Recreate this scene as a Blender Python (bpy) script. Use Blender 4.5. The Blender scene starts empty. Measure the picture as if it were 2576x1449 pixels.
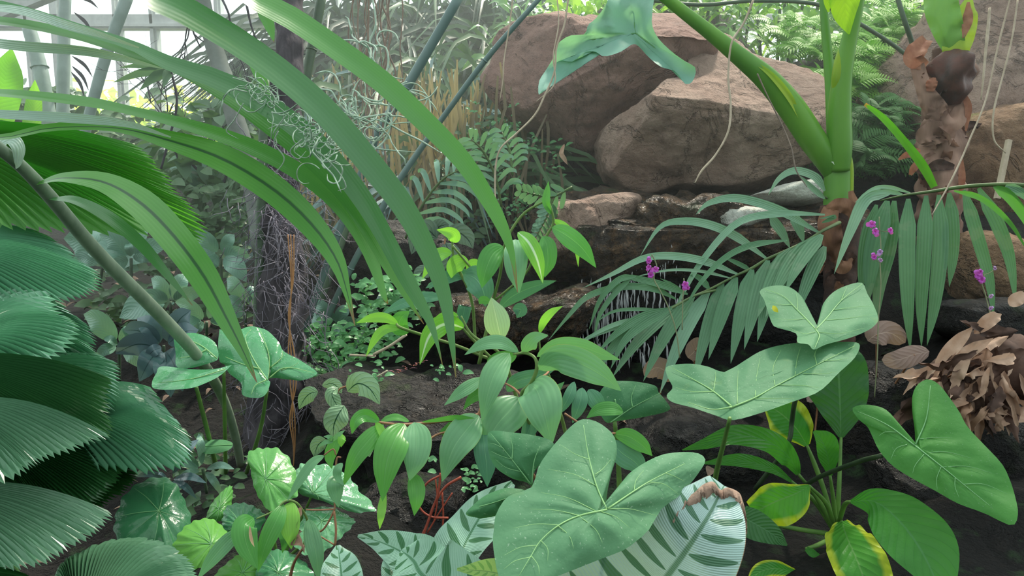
import bpy, math, random
from mathutils import Vector, Matrix, Euler, noise
random.seed(7)
sc = bpy.context.scene
C = sc.collection
# ---------------------------------------------------------------- camera, sky, sun, exposure
FX = 1860.0
CAM = Vector((0, 0, 1.35))
ROT = Euler((math.radians(82), 0, 0))
cd = bpy.data.cameras.new('camera'); cam = bpy.data.objects.new('camera', cd); C.objects.link(cam)
cam.location = CAM; cam.rotation_euler = ROT
cd.sensor_width = 36; cd.lens = FX * 36 / 2576; cd.clip_start = .02; cd.clip_end = 200
sc.camera = cam
RM = ROT.to_matrix()
def P(px, py, d):
    return CAM + RM @ Vector(((px - 1288) / FX * d, (724.5 - py) / FX * d, -d))
sc.view_settings.view_transform = 'Standard'; sc.view_settings.look = 'None'
sc.view_settings.gamma = 1; sc.view_settings.exposure = 0.55
sc.cycles.use_denoising = True
sc.cycles.max_bounces = 6; sc.cycles.transparent_max_bounces = 12; sc.cycles.caustics_refractive = False; sc.cycles.caustics_reflective = False
def srgb(r, g, b):
    f = lambda c: (c / 255 / 12.92 if c / 255 <= .04045 else ((c / 255 + .055) / 1.055) ** 2.4)
    return (f(r), f(g), f(b), 1)
w = bpy.data.worlds.new('sky'); sc.world = w; w.use_nodes = True
nt = w.node_tree; bg = nt.nodes['Background']
tc = nt.nodes.new('ShaderNodeTexCoord'); sx = nt.nodes.new('ShaderNodeSeparateXYZ'); nt.links.new(tc.outputs['Generated'], sx.inputs[0])
mr = nt.nodes.new('ShaderNodeMapRange'); mr.inputs[1].default_value = -.15; mr.inputs[2].default_value = .12
mr.inputs[3].default_value = .12; mr.inputs[4].default_value = 1; nt.links.new(sx.outputs[2], mr.inputs[0])
mf = nt.nodes.new('ShaderNodeMapRange'); mf.inputs[1].default_value = -1; mf.inputs[2].default_value = .8   # open side of the glasshouse is ahead
mf.inputs[3].default_value = .55; mf.inputs[4].default_value = 1.5; nt.links.new(sx.outputs[1], mf.inputs[0])
mm = nt.nodes.new('ShaderNodeMath'); mm.operation = 'MULTIPLY'; nt.links.new(mr.outputs[0], mm.inputs[0]); nt.links.new(mf.outputs[0], mm.inputs[1])
bg.inputs[0].default_value = (.88, 1, 1.0, 1); nt.links.new(mm.outputs[0], bg.inputs[1])
sl = bpy.data.lights.new('sun', 'SUN'); sl.energy = 4.2; sl.angle = math.radians(6); sl.color = (1, .93, .78)
so = bpy.data.objects.new('sun', sl); C.objects.link(so)
so.rotation_euler = (Vector((-.35, -.62, -1.0))).to_track_quat('-Z', 'Y').to_euler(); so.location = (2, 5, 6)

# ---------------------------------------------------------------- helpers
ORG = {}
def tag(o, label=None, cat=None, group=None, kind=None):
    for k, v in (('label', label), ('category', cat), ('group', group), ('kind', kind)):
        if v: o[k] = v
    return o
def thing(name, loc, label, cat, group=None):
    o = bpy.data.objects.new(name, None); C.objects.link(o); o.location = loc; o.empty_display_size = .05
    ORG[o.name] = Vector(loc); tag(o, label, cat, group); return o
def smooth_pts(p, n):
    """Catmull-Rom through a list of equal-length tuples, n samples"""
    p = [tuple(q) for q in p]; m = len(p)
    if m == 2: return [tuple(p[0][k] + (p[1][k] - p[0][k]) * i / (n - 1) for k in range(len(p[0]))) for i in range(n)]
    out = []
    for i in range(n):
        t = i / (n - 1) * (m - 1); j = min(int(t), m - 2); f = t - j
        a = p[j - 1] if j > 0 else tuple(2 * p[0][k] - p[1][k] for k in range(len(p[0])))
        b = p[j]; c = p[j + 1]; d = p[j + 2] if j + 2 < m else tuple(2 * p[-1][k] - p[-2][k] for k in range(len(p[0])))
        out.append(tuple(.5 * (2 * b[k] + (c[k] - a[k]) * f + (2 * a[k] - 5 * b[k] + 4 * c[k] - d[k]) * f * f + (3 * b[k] - a[k] - 3 * c[k] + d[k]) * f ** 3) for k in range(len(b))))
    return out
class MB:
    def __init__(s): s.v = []; s.f = []; s.uv = []
    def grid(s, rows, uvs=None, closed=False):
        n = len(rows); m = len(rows[0]); b = len(s.v)
        for r in rows: s.v.extend(r)
        for i in range(n - 1):
            for j in range(m if closed else m - 1):
                k = (j + 1) % m
                s.f.append((b + i * m + j, b + i * m + k, b + (i + 1) * m + k, b + (i + 1) * m + j))
                s.uv.append(((j / (m - 1), i / (n - 1)), ((j + 1) / (m - 1), i / (n - 1)), ((j + 1) / (m - 1), (i + 1) / (n - 1)), (j / (m - 1), (i + 1) / (n - 1))))
    def box(s, c, d, rot=None):
        b = len(s.v); c = Vector(c)
        for z in (-1, 1):
            for x, y in ((-1, -1), (1, -1), (1, 1), (-1, 1)):
                q = Vector((x * d[0] / 2, y * d[1] / 2, z * d[2] / 2))
                if rot: q = rot @ q
                s.v.append(c + q)
        for f in ((3, 2, 1, 0), (4, 5, 6, 7), (0, 1, 5, 4), (1, 2, 6, 5), (2, 3, 7, 6), (3, 0, 4, 7)):
            s.f.append(tuple(b + k for k in f)); s.uv.append(((0, 0), (1, 0), (1, 1), (0, 1)))
    def tube(s, pts, rad, seg=8, n=None, wob=0.0, caps=True):
        """pts world Vectors, rad number or list"""
        m = len(pts); r = rad if isinstance(rad, (list, tuple)) else [rad] * m
        q = smooth_pts([tuple(p) + (r[i],) for i, p in enumerate(pts)], n or max(2, (m - 1) * 6))
        rows = []; prev = None
        for i, a in enumerate(q):
            p = Vector(a[:3]); t = Vector(q[min(i + 1, len(q) - 1)][:3]) - Vector(q[max(i - 1, 0)][:3])
            if t.length < 1e-9: t = Vector((0, 0, 1))
            t.normalize()
            if prev is None: prev = t.orthogonal().normalized()
            prev = (prev - t * prev.dot(t)).normalized(); bb = t.cross(prev)
            rr = max(a[3], 1e-5)
            row = []
            for k in range(seg):
                an = 2 * math.pi * k / seg; r2 = rr
                if wob: r2 *= 1 + wob * noise.noise(p * 14 + Vector((math.cos(an), math.sin(an), 0)) * 1.3)
                row.append(p + (prev * math.cos(an) + bb * math.sin(an)) * r2)
            rows.append(row)
        b = len(s.v); s.grid(rows, closed=True)
        if caps and seg > 2:
            e = b + (len(rows) - 1) * seg
            s.f.append(tuple(b + k for k in reversed(range(seg)))); s.uv.append(tuple((0, 0) for k in range(seg)))
            s.f.append(tuple(e + k for k in range(seg))); s.uv.append(tuple((0, 1) for k in range(seg)))
    def build(s, name, mat, parent=None, smooth=True, loc=None, thick=0):
        me = bpy.data.meshes.new(name)
        org = ORG[parent.name] if parent else Vector(loc if loc is not None else (0, 0, 0))
        me.from_pydata([tuple(p - org) for p in s.v], [], s.f)
        uvl = me.uv_layers.new(name='UVMap'); flat = []
        for u in s.uv:
            for q in u: flat.extend(q)
        uvl.data.foreach_set('uv', flat)
        if smooth: me.polygons.foreach_set('use_smooth', [True] * len(me.polygons))
        me.materials.append(mat)
        o = bpy.data.objects.new(name, me); C.objects.link(o)
        if parent: o.parent = parent
        else: o.location = org
        ORG[o.name] = org
        if thick:
            md = o.modifiers.new('thickness', 'SOLIDIFY'); md.thickness = thick; md.offset = 0
        return o

# ---- leaves. A blade is a mid rib through (px,py,depth) points turned into world points, with real fold, roll and waves.
PROF = {
 'ell':  lambda t: math.sin(math.pi * t ** .85) ** .75 * (1 - .35 * max(0, t - .75) / .25),
 'lan':  lambda t: min(1, (t / .35)) ** .6 * (1 - max(0, (t - .35) / .65) ** 1.6),
 'strap': lambda t: min(1, .55 + t * 1.6) * (1 - max(0, (t - .45) / .55) ** 1.9),
 'leaflet': lambda t: min(1, .25 + t * 4) * (1 - max(0, (t - .3) / .7) ** 2.2),
 'round': lambda t: math.sqrt(max(0, 1 - (2 * t - 1) ** 2)),
 'flat': lambda t: 1.0,
}
def blade3(mb, q, side_fn, m=6, fold=.1, wave=0, wn=6, cup=0, twist=0, seed=0, pleat=0):
    """q: list of (x,y,z,wl,wr)"""
    rows = []; n = len(q)
    for i, a in enumerate(q):
        p = Vector(a[:3]); t = (Vector(q[min(i + 1, n - 1)][:3]) - Vector(q[max(i - 1, 0)][:3]))
        t = t.normalized() if t.length > 1e-9 else Vector((0, 0, -1))
        s, nn = side_fn(p, t, i / (n - 1)); row = []
        for j in range(m + 1):
            u = j / m * 2 - 1; wd = a[3] if u < 0 else a[4]; W = .5 * (a[3] + a[4])
            h = fold * abs(u) * W - cup * u * u * W
            if wave: h += wave * W * math.sin(wn * math.pi * i / (n - 1) + seed + (0 if u < 0 else 1.3)) * u * u
            if pleat: h += pleat * W * (1 if j % 2 else -1)
            row.append(p + s * (u * wd) + nn * h)
        rows.append(row)
    mb.grid(rows)
def blade(mb, pts, w, prof='ell', roll=0, n=20, m=6, fold=.12, wave=0, wn=6, cup=0, twist=0, seed=0, pleat=0):
    """pts [(px,py,depth)], w: full width px or list of (left,right) px per point"""
    if isinstance(w, (list, tuple)):
        base = smooth_pts([tuple(p) + tuple(w[i]) for i, p in enumerate(pts)], n)
    else:
        base = [tuple(a) + (w / 2 * PROF[prof](i / (n - 1)),) * 2 for i, a in enumerate(smooth_pts(pts, n))]
    q = []
    for i_, a in enumerate(base):
        cr = math.cos(math.radians(roll + twist * i_ / (n - 1)))
        p = P(*a[:3]); k = a[2] / FX / max(.3, abs(cr))
        q.append(tuple(p) + (max(a[3], .05) * k, max(a[4], .05) * k))
    def sf(p, t, v):
        vd = (CAM - p).normalized(); s = vd.cross(t)
        s = s.normalized() if s.length > 1e-4 else Vector((1, 0, 0)); nn = t.cross(s) * -1
        if nn.dot(vd) < 0: nn = -nn
        r = math.radians(roll + twist * v)
        return s * math.cos(r) + nn * math.sin(r), nn * math.cos(r) - s * math.sin(r)
    blade3(mb, q, sf, m, fold, wave, wn, cup, 0, seed, pleat)
def wblade(mb, pts, w, n=8, m=2, prof='leaflet', fold=.1, up=None, tw=0):
    """blade in world space; up = hint of the face normal"""
    base = smooth_pts([tuple(p) for p in pts], n); up = up or Vector((0, 0, 1))
    q = [tuple(a) + (w / 2 * max(.03, PROF[prof](i / (n - 1))),) * 2 for i, a in enumerate(base)]
    def sf(p, t, v):
        s = t.cross(up); s = s.normalized() if s.length > 1e-3 else Vector((1, 0, 0)); nn = s.cross(t)
        c, d = math.cos(tw * v), math.sin(tw * v)
        return s * c + nn * d, nn * c - s * d
    blade3(mb, q, sf, m, fold)
def ptube(mb, pts, rpx, seg=8, n=None, wob=0):
    """pts [(px,py,d)], rpx radius in px"""
    r = rpx if isinstance(rpx, (list, tuple)) else [rpx] * len(pts)
    mb.tube([P(*p) for p in pts], [r[i] * p[2] / FX for i, p in enumerate(pts)], seg, n, wob)
def segdist(p, a, b):
    ax, ay = a; bx, by = b; dx, dy = bx - ax, by - ay; L = dx * dx + dy * dy
    t = 0 if L == 0 else max(0, min(1, ((p[0] - ax) * dx + (p[1] - ay) * dy) / L))
    return math.hypot(p[0] - ax - t * dx, p[1] - ay - t * dy)
def broad_leaf(name, parent, outline, centre, dep, mat, vmat, veins, puff=.006, vr=2.2, rings=11, ripple=.004, m_out=84, gloss=None, label=None):
    """outline/veins in photo px; dep = (d at centre, d(depth)/px_x, /px_y): the tilted plane the blade lies in. Curved, quilted between veins."""
    cx, cy = centre
    vv = [smooth_pts(v, max(6, len(v) * 4)) for v in veins]
    def depth(x, y, r=0):
        d = dep[0] + dep[1] * (x - cx) + dep[2] * (y - cy)
        dm = min([segdist((x, y), v[i], v[i + 1]) for v in vv for i in range(len(v) - 1)] or [0])
        d -= puff * min(1, dm / 26) ** .8
        d += ripple * noise.noise(Vector((x / 60, y / 60, dep[0] * 9))) * (.4 + r) * 2
        d += dep[3] * r * r if len(dep) > 3 else 0
        return d
    o2 = smooth_pts(outline + [outline[0]], m_out + 1)[:-1]
    mb = MB(); rows = []
    for i in range(rings + 1):
        r = (i / rings) ** .85; row = []
        for (x, y) in o2:
            X = cx + (x - cx) * r; Y = cy + (y - cy) * r
            row.append(P(X, Y, depth(X, Y, r)))
        rows.append(row)
    mb.grid(rows, closed=True)
    lf = mb.build(name, mat, parent)
    if label: lf['label'] = label
    if veins:
        vb = MB()
        for k, v in enumerate(vv):
            L = len(v); r0 = vr * (1 if k < 3 else .5)
            rr = max(math.hypot(x - cx, y - cy) for x, y in outline)
            q = [(x, y, depth(x, y, min(1, math.hypot(x - cx, y - cy) / rr) * .7) - .0012) for x, y in v]
            ptube(vb, q, [r0 * (1 - .75 * i / (L - 1)) for i in range(L)], 5, L)
        vb.build('vein', vmat, lf)
    return lf
def fan_leaf(name, parent, hub, rim, mat, ribs=44, pleat=.012, bow=.05, tooth=.06, rings=12, curl=0.0, seed=1, label=None):
    """pleated round palm leaf: hub (px,py,d), rim list of (px,py,d). bow lifts the middle of every rib, ends droop."""
    r = smooth_pts(rim, ribs * 2 + 1); H = P(*hub); mb = MB(); rows = []
    R3 = [P(*a) for a in r]; nrm = Vector((0, 0, 0))
    for i in range(len(R3) - 1): nrm += (R3[i] - H).cross(R3[i + 1] - H)
    nrm.normalize()
    if nrm.dot(CAM - H) < 0: nrm = -nrm
    up = Vector((0, 0, 1))
    rnd = random.Random(seed); jit = [rnd.random() for _ in r]
    for k in range(rings + 1):
        t = k / rings; row = []
        for i, e in enumerate(R3):
            tt = t * (1 - tooth * (.5 + jit[i]) * (i % 2) - .025 * jit[(i // 6) * 6 % len(jit)])
            p = H.lerp(e, tt) + up * bow * math.sin(math.pi * t ** .9) * (e - H).length * 2
            p += nrm * (pleat * (1 if i % 2 else -1) * min(1, t * 1.5) * (1 - .6 * t ** 8)) - up * curl * t ** 4
            row.append(p)
        rows.append(row)
    mb.grid(rows); o = mb.build(name, mat, parent, smooth=False)
    if label: o['label'] = label
    return o
def boulder(name, outline, centre, d, thick, mat, label, cat='rock', seed=1, nu=180, nv=100, facets=(), rough=.02, lump=.06, group=None, power=.7, tilt=0, kind=None):
    """rock whose silhouette follows the outline at depth d and whose body is `thick` metres deep; facets: [(normal, offset)] planes cut it"""
    cx, cy = centre; o2 = smooth_pts(outline + [outline[0]], nu + 1)[:-1]
    Cn = P(cx, cy, d); ax = RM @ Vector((0, 0, 1)); rx = RM @ Vector((1, 0, 0)); ry = RM @ Vector((0, 1, 0)); rows = []
    sv = Vector((seed * 3.7, seed * 1.3, 0))
    for i in range(nv + 1):
        ph = math.pi * i / nv; sn = math.sin(ph) ** power; cs = math.cos(ph); cs = math.copysign(abs(cs) ** .8, cs); row = []
        for (x, y) in o2:
            p = rx * ((x - cx) / FX * d * sn) + ry * ((cy - y) / FX * d * sn) + ax * (cs * thick / 2 + tilt * (cy - y) / FX * d * sn * -1)
            for nr, of in facets:
                nr2 = Vector(nr).normalized(); k = p.dot(nr2) - of
                if k > 0: p = p - nr2 * k * .93
            q = Cn + p; dirn = p.normalized() if p.length > 1e-6 else ax
            h = lump * (noise.noise(q * 2.3 + sv)) + rough * noise.fractal(q * 8 + sv, 1.0, 2.1, 5) + rough * 1.3 * (abs(noise.noise(q * 4.2 + sv * 2)) - .25) + rough * .5 * abs(noise.noise(q * 13 + sv))
            row.append(q + dirn * h * min(1, sn * 1.5 + .5))
        rows.append(row)
    mb = MB(); mb.grid(rows, closed=True)
    base = Cn - Vector((0, 0, 1)) * ((max(y for x, y in outline) - cy) / FX * d)
    o = mb.build(name, mat, loc=base); return tag(o, label, cat, group, kind)

# ---------------------------------------------------------------- materials
MC = {}
class G:
    """tiny node graph helper"""
    def __init__(s, name):
        s.m = bpy.data.materials.new(name); s.m.use_nodes = True; s.nt = s.m.node_tree; s.nt.nodes.clear()
        s.out = s.nt.nodes.new('ShaderNodeOutputMaterial')
    def n(s, t, **k):
        x = s.nt.nodes.new('ShaderNode' + t)
        for a, b in k.items(): setattr(x, a, b)
        return x
    def l(s, a, b): s.nt.links.new(a, b)
    def setin(s, x, i, v):
        if v is None: return
        if hasattr(v, 'is_output') or isinstance(v, bpy.types.NodeSocket): s.l(v, x.inputs[i])
        else: x.inputs[i].default_value = v
    def math(s, op, a, b=None, c=None):
        x = s.n('Math', operation=op); s.setin(x, 0, a); s.setin(x, 1, b); s.setin(x, 2, c); return x.outputs[0]
    def ramp(s, v, a, b, lo=0., hi=1.):
        x = s.n('MapRange'); s.setin(x, 0, v); x.inputs[1].default_value = a; x.inputs[2].default_value = b; x.inputs[3].default_value = lo; x.inputs[4].default_value = hi; return x.outputs[0]
    def mix(s, f, a, b):
        x = s.n('Mix', data_type='RGBA'); s.setin(x, 0, f); s.setin(x, 6, a); s.setin(x, 7, b); return x.outputs[2]
    def noise(s, scale, det=4, co=None, rough=.55, dist=0):
        x = s.n('TexNoise'); x.inputs['Scale'].default_value = scale; x.inputs['Detail'].default_value = det; x.inputs['Roughness'].default_value = rough; x.inputs['Distortion'].default_value = dist
        if co is not None: s.l(co, x.inputs['Vector'])
        return x.outputs[0]
    def obj(s): return s.n('TexCoord').outputs['Object']
    def bump(s, h, st=.3, dist=.01):
        x = s.n('Bump'); x.inputs['Strength'].default_value = st; x.inputs['Distance'].default_value = dist; s.l(h, x.inputs['Height']); return x.outputs[0]
    def pbr(s, col, rough=.5, bump=None, spec=.5, coat=0, metal=0):
        x = s.n('BsdfPrincipled'); s.setin(x, 'Base Color', col); s.setin(x, 'Roughness', rough); x.inputs['Specular IOR Level'].default_value = spec
        x.inputs['Coat Weight'].default_value = coat; x.inputs['Coat Roughness'].default_value = .12; x.inputs['Metallic'].default_value = metal
        if bump is not None: s.l(bump, x.inputs['Normal'])
        return x.outputs[0]
def leafmat(name, c1, c2, rib=None, ribw=.03, lat=None, par=None, edge=None, tip=None, base=None, rough=.4, trans=.3, spec=.4, ns=7, tcol=None, stripe=None, blotch=None, bumpst=.35, dust=None, coat=0):
    if name in MC: return MC[name]
    g = G(name); tc = g.n('TexCoord'); sp = g.n('SeparateXYZ'); g.l(tc.outputs['UV'], sp.inputs[0]); U, V = sp.outputs[0], sp.outputs[1]
    oi = g.n('ObjectInfo').outputs['Random']
    nz = g.noise(ns, 3, tc.outputs['Object']); f = g.math('ADD', g.ramp(nz, .3, .7), g.math('MULTIPLY', g.math('SUBTRACT', oi, .5), .6))
    cl = g.n('Clamp'); g.l(f, cl.inputs[0])
    col = g.mix(cl.outputs[0], srgb(*c1), srgb(*c2)); h = None
    au = g.math('MULTIPLY', g.math('ABSOLUTE', g.math('SUBTRACT', U, .5)), 2)      # 0 mid rib .. 1 edge
    if par:                                                                    # veins along the blade
        s_ = g.math('SINE', g.math('MULTIPLY', U, par[0] * 6.283)); h = s_
        col = g.mix(g.math('MULTIPLY', g.ramp(s_, .2, 1), par[1]), col, srgb(*[int(c * .72) for c in c1]))
    if lat:                                                                    # (count, slope, colour, strength)
        ph = g.math('SUBTRACT', g.math('MULTIPLY', V, lat[0]), g.math('MULTIPLY', au, lat[1]))
        s_ = g.math('ABSOLUTE', g.math('SINE', g.math('MULTIPLY', ph, 3.1416)))
        ln = g.ramp(s_, .0, .16, 1, 0); col = g.mix(g.math('MULTIPLY', ln, lat[3]), col, srgb(*lat[2])); h = s_
    if stripe:                                                                 # (count, slope, colour): painted prayer-plant bars
        ph = g.math('SUBTRACT', g.math('MULTIPLY', V, stripe[0]), g.math('MULTIPLY', g.math('POWER', au, 1.3), stripe[1]))
        ph = g.math('ADD', ph, g.math('MULTIPLY', g.math('GREATER_THAN', U, .5), .5))
        fr = g.math('FRACT', ph); tri = g.math('ABSOLUTE', g.math('SUBTRACT', fr, .5))
        env = g.math('MULTIPLY', g.math('SQRT', g.math('MAXIMUM', g.math('MULTIPLY', g.ramp(au, .06, .45), g.ramp(au, .95, .4)), 0)), .24)
        env = g.math('ADD', env, g.ramp(g.noise(2.5, 1, tc.outputs['Object']), .3, .7, -.03, .03))
        col = g.mix(g.ramp(g.math('SUBTRACT', env, tri), -.01, .015), col, srgb(*stripe[2]))
        h = g.math('SINE', g.math('MULTIPLY', ph, 60))
    if blotch:                                                                 # (colour, threshold, scale, strength)
        b = g.noise(blotch[2], 4, tc.outputs['Object']); col = g.mix(g.math('MULTIPLY', g.ramp(b, blotch[1], blotch[1] + .05), blotch[3]), col, srgb(*blotch[0]))
    if dust:
        b = g.noise(220, 2, tc.outputs['Object']); col = g.mix(g.math('MULTIPLY', g.ramp(b, .66, .72), .6), col, srgb(*dust))
    if rib: col = g.mix(g.ramp(au, ribw, ribw * 2, 1, 0), col, srgb(*rib))
    if edge:
        b = g.noise(9, 2, tc.outputs['Object']); e = g.ramp(g.math('ADD', au, g.math('MULTIPLY', g.math('SUBTRACT', b, .5), edge[2] if len(edge) > 2 else .3)), edge[1], min(1, edge[1] + .18))
        col = g.mix(e, col, srgb(*edge[0]))
    if tip: col = g.mix(g.ramp(g.math('ADD', V, g.math('MULTIPLY', g.math('SUBTRACT', au, .5), .04)), tip[1], tip[1] + .04), col, srgb(*tip[0]))
    if base: col = g.mix(g.ramp(V, 0, base[1], 1, 0), col, srgb(*base[0]))
    hn = g.noise(45, 3, tc.outputs['Object'])
    hh = g.math('ADD', hn, g.math('MULTIPLY', h, .6)) if h is not None else hn
    bm = g.bump(hh, bumpst, .004)
    p = g.pbr(col, rough, bm, spec, coat); t = g.n('BsdfTranslucent'); mc = g.n('Mix', data_type='RGBA', blend_type='MULTIPLY'); mc.inputs[0].default_value = 1
    g.l(col, mc.inputs[6]); mc.inputs[7].default_value = tcol or (1.45, 1.5, .75, 1); g.l(mc.outputs[2], t.inputs[0]); g.l(bm, t.inputs['Normal'])
    mx = g.n('MixShader'); mx.inputs[0].default_value = trans; g.l(p, mx.inputs[1]); g.l(t.outputs[0], mx.inputs[2]); g.l(mx.outputs[0], g.out.inputs[0])
    MC[name] = g.m; return g.m
def rockmat(name, c1, c2, c3, scale=3, rough=.85, wet=0, moss=None, bump=.8, spec=.4):
    if name in MC: return MC[name]
    g = G(name); co = g.n('TexCoord').outputs['Object']
    a = g.noise(scale, 8, co, .65, .4); b = g.noise(scale * 5, 6, co, .7); v = g.n('TexVoronoi', feature='DISTANCE_TO_EDGE'); v.inputs['Scale'].default_value = scale * 1.3; g.l(co, v.inputs['Vector'])
    col = g.mix(g.ramp(a, .35, .65), srgb(*c1), srgb(*c2)); col = g.mix(g.ramp(b, .5, .72, 0, .75), col, srgb(*c3))
    fine = g.noise(90, 3, co, .8); col = g.mix(g.ramp(fine, .55, .8, 0, .6), col, srgb(*[int(x * .55) for x in c1]))
    if moss:
        nm = g.n('NewGeometry').outputs['Normal']; s = g.n('SeparateXYZ'); g.l(nm, s.inputs[0])
        mk = g.math('MULTIPLY', g.ramp(s.outputs[2], -.2, .6), g.ramp(g.noise(scale * 2, 5, co), moss[1], moss[1] + .12)); col = g.mix(mk, col, srgb(*moss[0]))
    h = g.math('ADD', g.math('MULTIPLY', a, 2), g.math('ADD', g.math('MULTIPLY', b, .7), g.math('MULTIPLY', fine, .3)))
    h = g.math('ADD', h, g.math('MULTIPLY', g.ramp(g.math('ABSOLUTE', g.math('SUBTRACT', g.noise(scale * .8, 6, co, .6, 1.2), .5)), 0, .012), .5))
    rg = g.ramp(g.noise(scale * 2, 3, co), .4, .6, rough - wet, rough) if wet else rough
    g.l(g.pbr(col, rg, g.bump(h, bump, .05), spec, coat=0), g.out.inputs[0]); MC[name] = g.m; return g.m
def plain(name, c1, c2=None, rough=.6, ns=10, bump=.3, stretch=None, spec=.4, trans=0, coat=0):
    if name in MC: return MC[name]
    g = G(name); co = g.n('TexCoord').outputs['Object']
    if stretch:
        mp = g.n('Mapping'); mp.inputs['Scale'].default_value = stretch; g.l(co, mp.inputs[0]); co = mp.outputs[0]
    a = g.noise(ns, 5, co, .6); col = g.mix(g.ramp(a, .35, .65), srgb(*c1), srgb(*(c2 or c1)))
    p = g.pbr(col, rough, g.bump(a, bump, .01), spec, coat)
    if trans:
        t = g.n('BsdfTranslucent'); g.l(col, t.inputs[0]); mx = g.n('MixShader'); mx.inputs[0].default_value = trans; g.l(p, mx.inputs[1]); g.l(t.outputs[0], mx.inputs[2]); p = mx.outputs[0]
    g.l(p, g.out.inputs[0]); MC[name] = g.m; return g.m
def glassmat(name, tint, alpha, rough=.02):
    if name in MC: return MC[name]
    g = G(name); t = g.n('BsdfTransparent'); t.inputs[0].default_value = tint; s = g.n('BsdfGlossy'); s.inputs['Roughness'].default_value = rough
    mx = g.n('MixShader'); mx.inputs[0].default_value = alpha; g.l(t.outputs[0], mx.inputs[1]); g.l(s.outputs[0], mx.inputs[2]); g.l(mx.outputs[0], g.out.inputs[0]); MC[name] = g.m; return g.m
# ---------------------------------------------------------------- the setting: soil bank, glass wall
GP = [(600,1180,2.8),(100,1460,2.5),(1000,1260,2.3),(1100,1360,2.15),(1300,1460,2.0),(1900,1460,2.0),(2100,1330,2.3),(2500,1460,1.95),(2560,1200,2.5),
      (2250,930,3.1),(1700,1130,2.6),(1620,985,2.95),(1050,960,3.0),(820,1010,2.9),(520,800,4.2),(300,700,5),(720,700,4.6),(1200,640,4.1),(1400,470,4.6),
      (1400,380,4.9),(2150,500,4.1),(2450,520,3.9),(2460,860,3.0),(1800,540,4.2),(2150,330,4.7),(2150,130,5.6),(1650,-40,6.2),(2480,-60,6.0),(1000,420,6.2),(330,440,7.3),(60,520,6.5),(640,430,7.2),(0,800,4)]
GW = [P(*g) for g in GP] + [Vector((x, y, 0)) for x in (-2, 0, 2) for y in (-.6, .6)] + [Vector((-5, 8.3, 1.2)), Vector((0, 8.3, 1.4)), Vector((5, 8.3, 2.6)), Vector((-5, 4, .8)), Vector((4, 4, 1.3))]
def gz(x, y):
    s = t = 0
    for g in GW:
        w_ = 1 / (((g.x - x) ** 2 + (g.y - y) ** 2) + .01) ** 1.7; s += w_ * g.z; t += w_
    return s / t
def ground(x, y): return Vector((x, y, gz(x, y)))
mb = MB(); rows = []
for i in range(121):
    y = -1.5 + 10.2 * i / 120; row = []
    for j in range(121):
        x = -6.5 + 13 * j / 120
        row.append(Vector((x, y, gz(x, y) + .05 * noise.fractal(Vector((x * 3, y * 3, 0)), 1, 2, 5) - .02)))
    rows.append(row)
mb.grid(rows)
M_soil = rockmat('soil', (26, 24, 22), (14, 14, 14), (40, 34, 30), 5, .9, bump=1, moss=((46, 70, 40), .56))
tag(mb.build('ground', M_soil, loc=(0, 0, 0)), kind='structure')
M_white = plain('painted_steel', (206, 210, 208), (176, 180, 180), .5, 6, .05)
M_brick = plain('knee_wall_render', (150, 150, 145), (120, 122, 118), .9, 4, .4)
WY = 8.6
def wx(px): return P(px, 200, WY / math.cos(math.radians(0))).x
mb = MB(); mb.box((0, WY + .12, .75), (15, .2, 1.5)); tag(mb.build('wall_back', M_brick), kind='structure')
# world z of a picture row on the glass wall
def wz(py):
    a = P(1288, py, 1) - CAM; return CAM.z + a.z / a.y * WY
def wxx(px, py=200):
    a = P(px, py, 1) - CAM; return a.x / a.y * WY
win = thing('window_1', (0, WY, 1.5), None, None); win['kind'] = 'structure'
zb, zt = 1.5, 5.2
mb = MB(); mb.box((0, WY, 1.53), (15, .16, .08)); mb.build('window_sill', M_white, win, smooth=False)
bars = [wxx(p) for p in (-420, -130, 88, 160, 308, 398, 560, 705, 850, 1000, 1150, 1300, 1450, 1620, 1800, 1980, 2160, 2340, 2520, 2700)]
for k, x in enumerate(bars):
    mb = MB(); wd = .14 if k % 4 == 3 else .075
    mb.box((x, WY, (zb + zt) / 2), (wd, .10, zt - zb)); mb.box((x, WY - .06, (zb + zt) / 2), (wd * .45, .06, zt - zb)); mb.build('window_mullion', M_white, win, smooth=False)
for z, h in ((wz(58), .15), (zt, .2)):
    mb = MB(); mb.box((0, WY - .02, z), (15, .14, h)); mb.box((0, WY - .1, z - h * .3), (15, .05, .03)); mb.build('window_transom', M_white, win, smooth=False)
M_glass = glassmat('window_glass', (.97, 1, .98, 1), .06)
mb = MB(); mb.box((0, WY + .02, (zb + zt) / 2), (15, .006, zt - zb)); mb.build('window_pane', M_glass, win, smooth=False)
mb = MB(); a_, b_ = P(-160, 96, 6.5), P(170, -40, 6.5); mb.tube([a_, b_], .09, 4, 2); tag(mb.build('trim_1', M_white, loc=a_, smooth=False), kind='structure')
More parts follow.
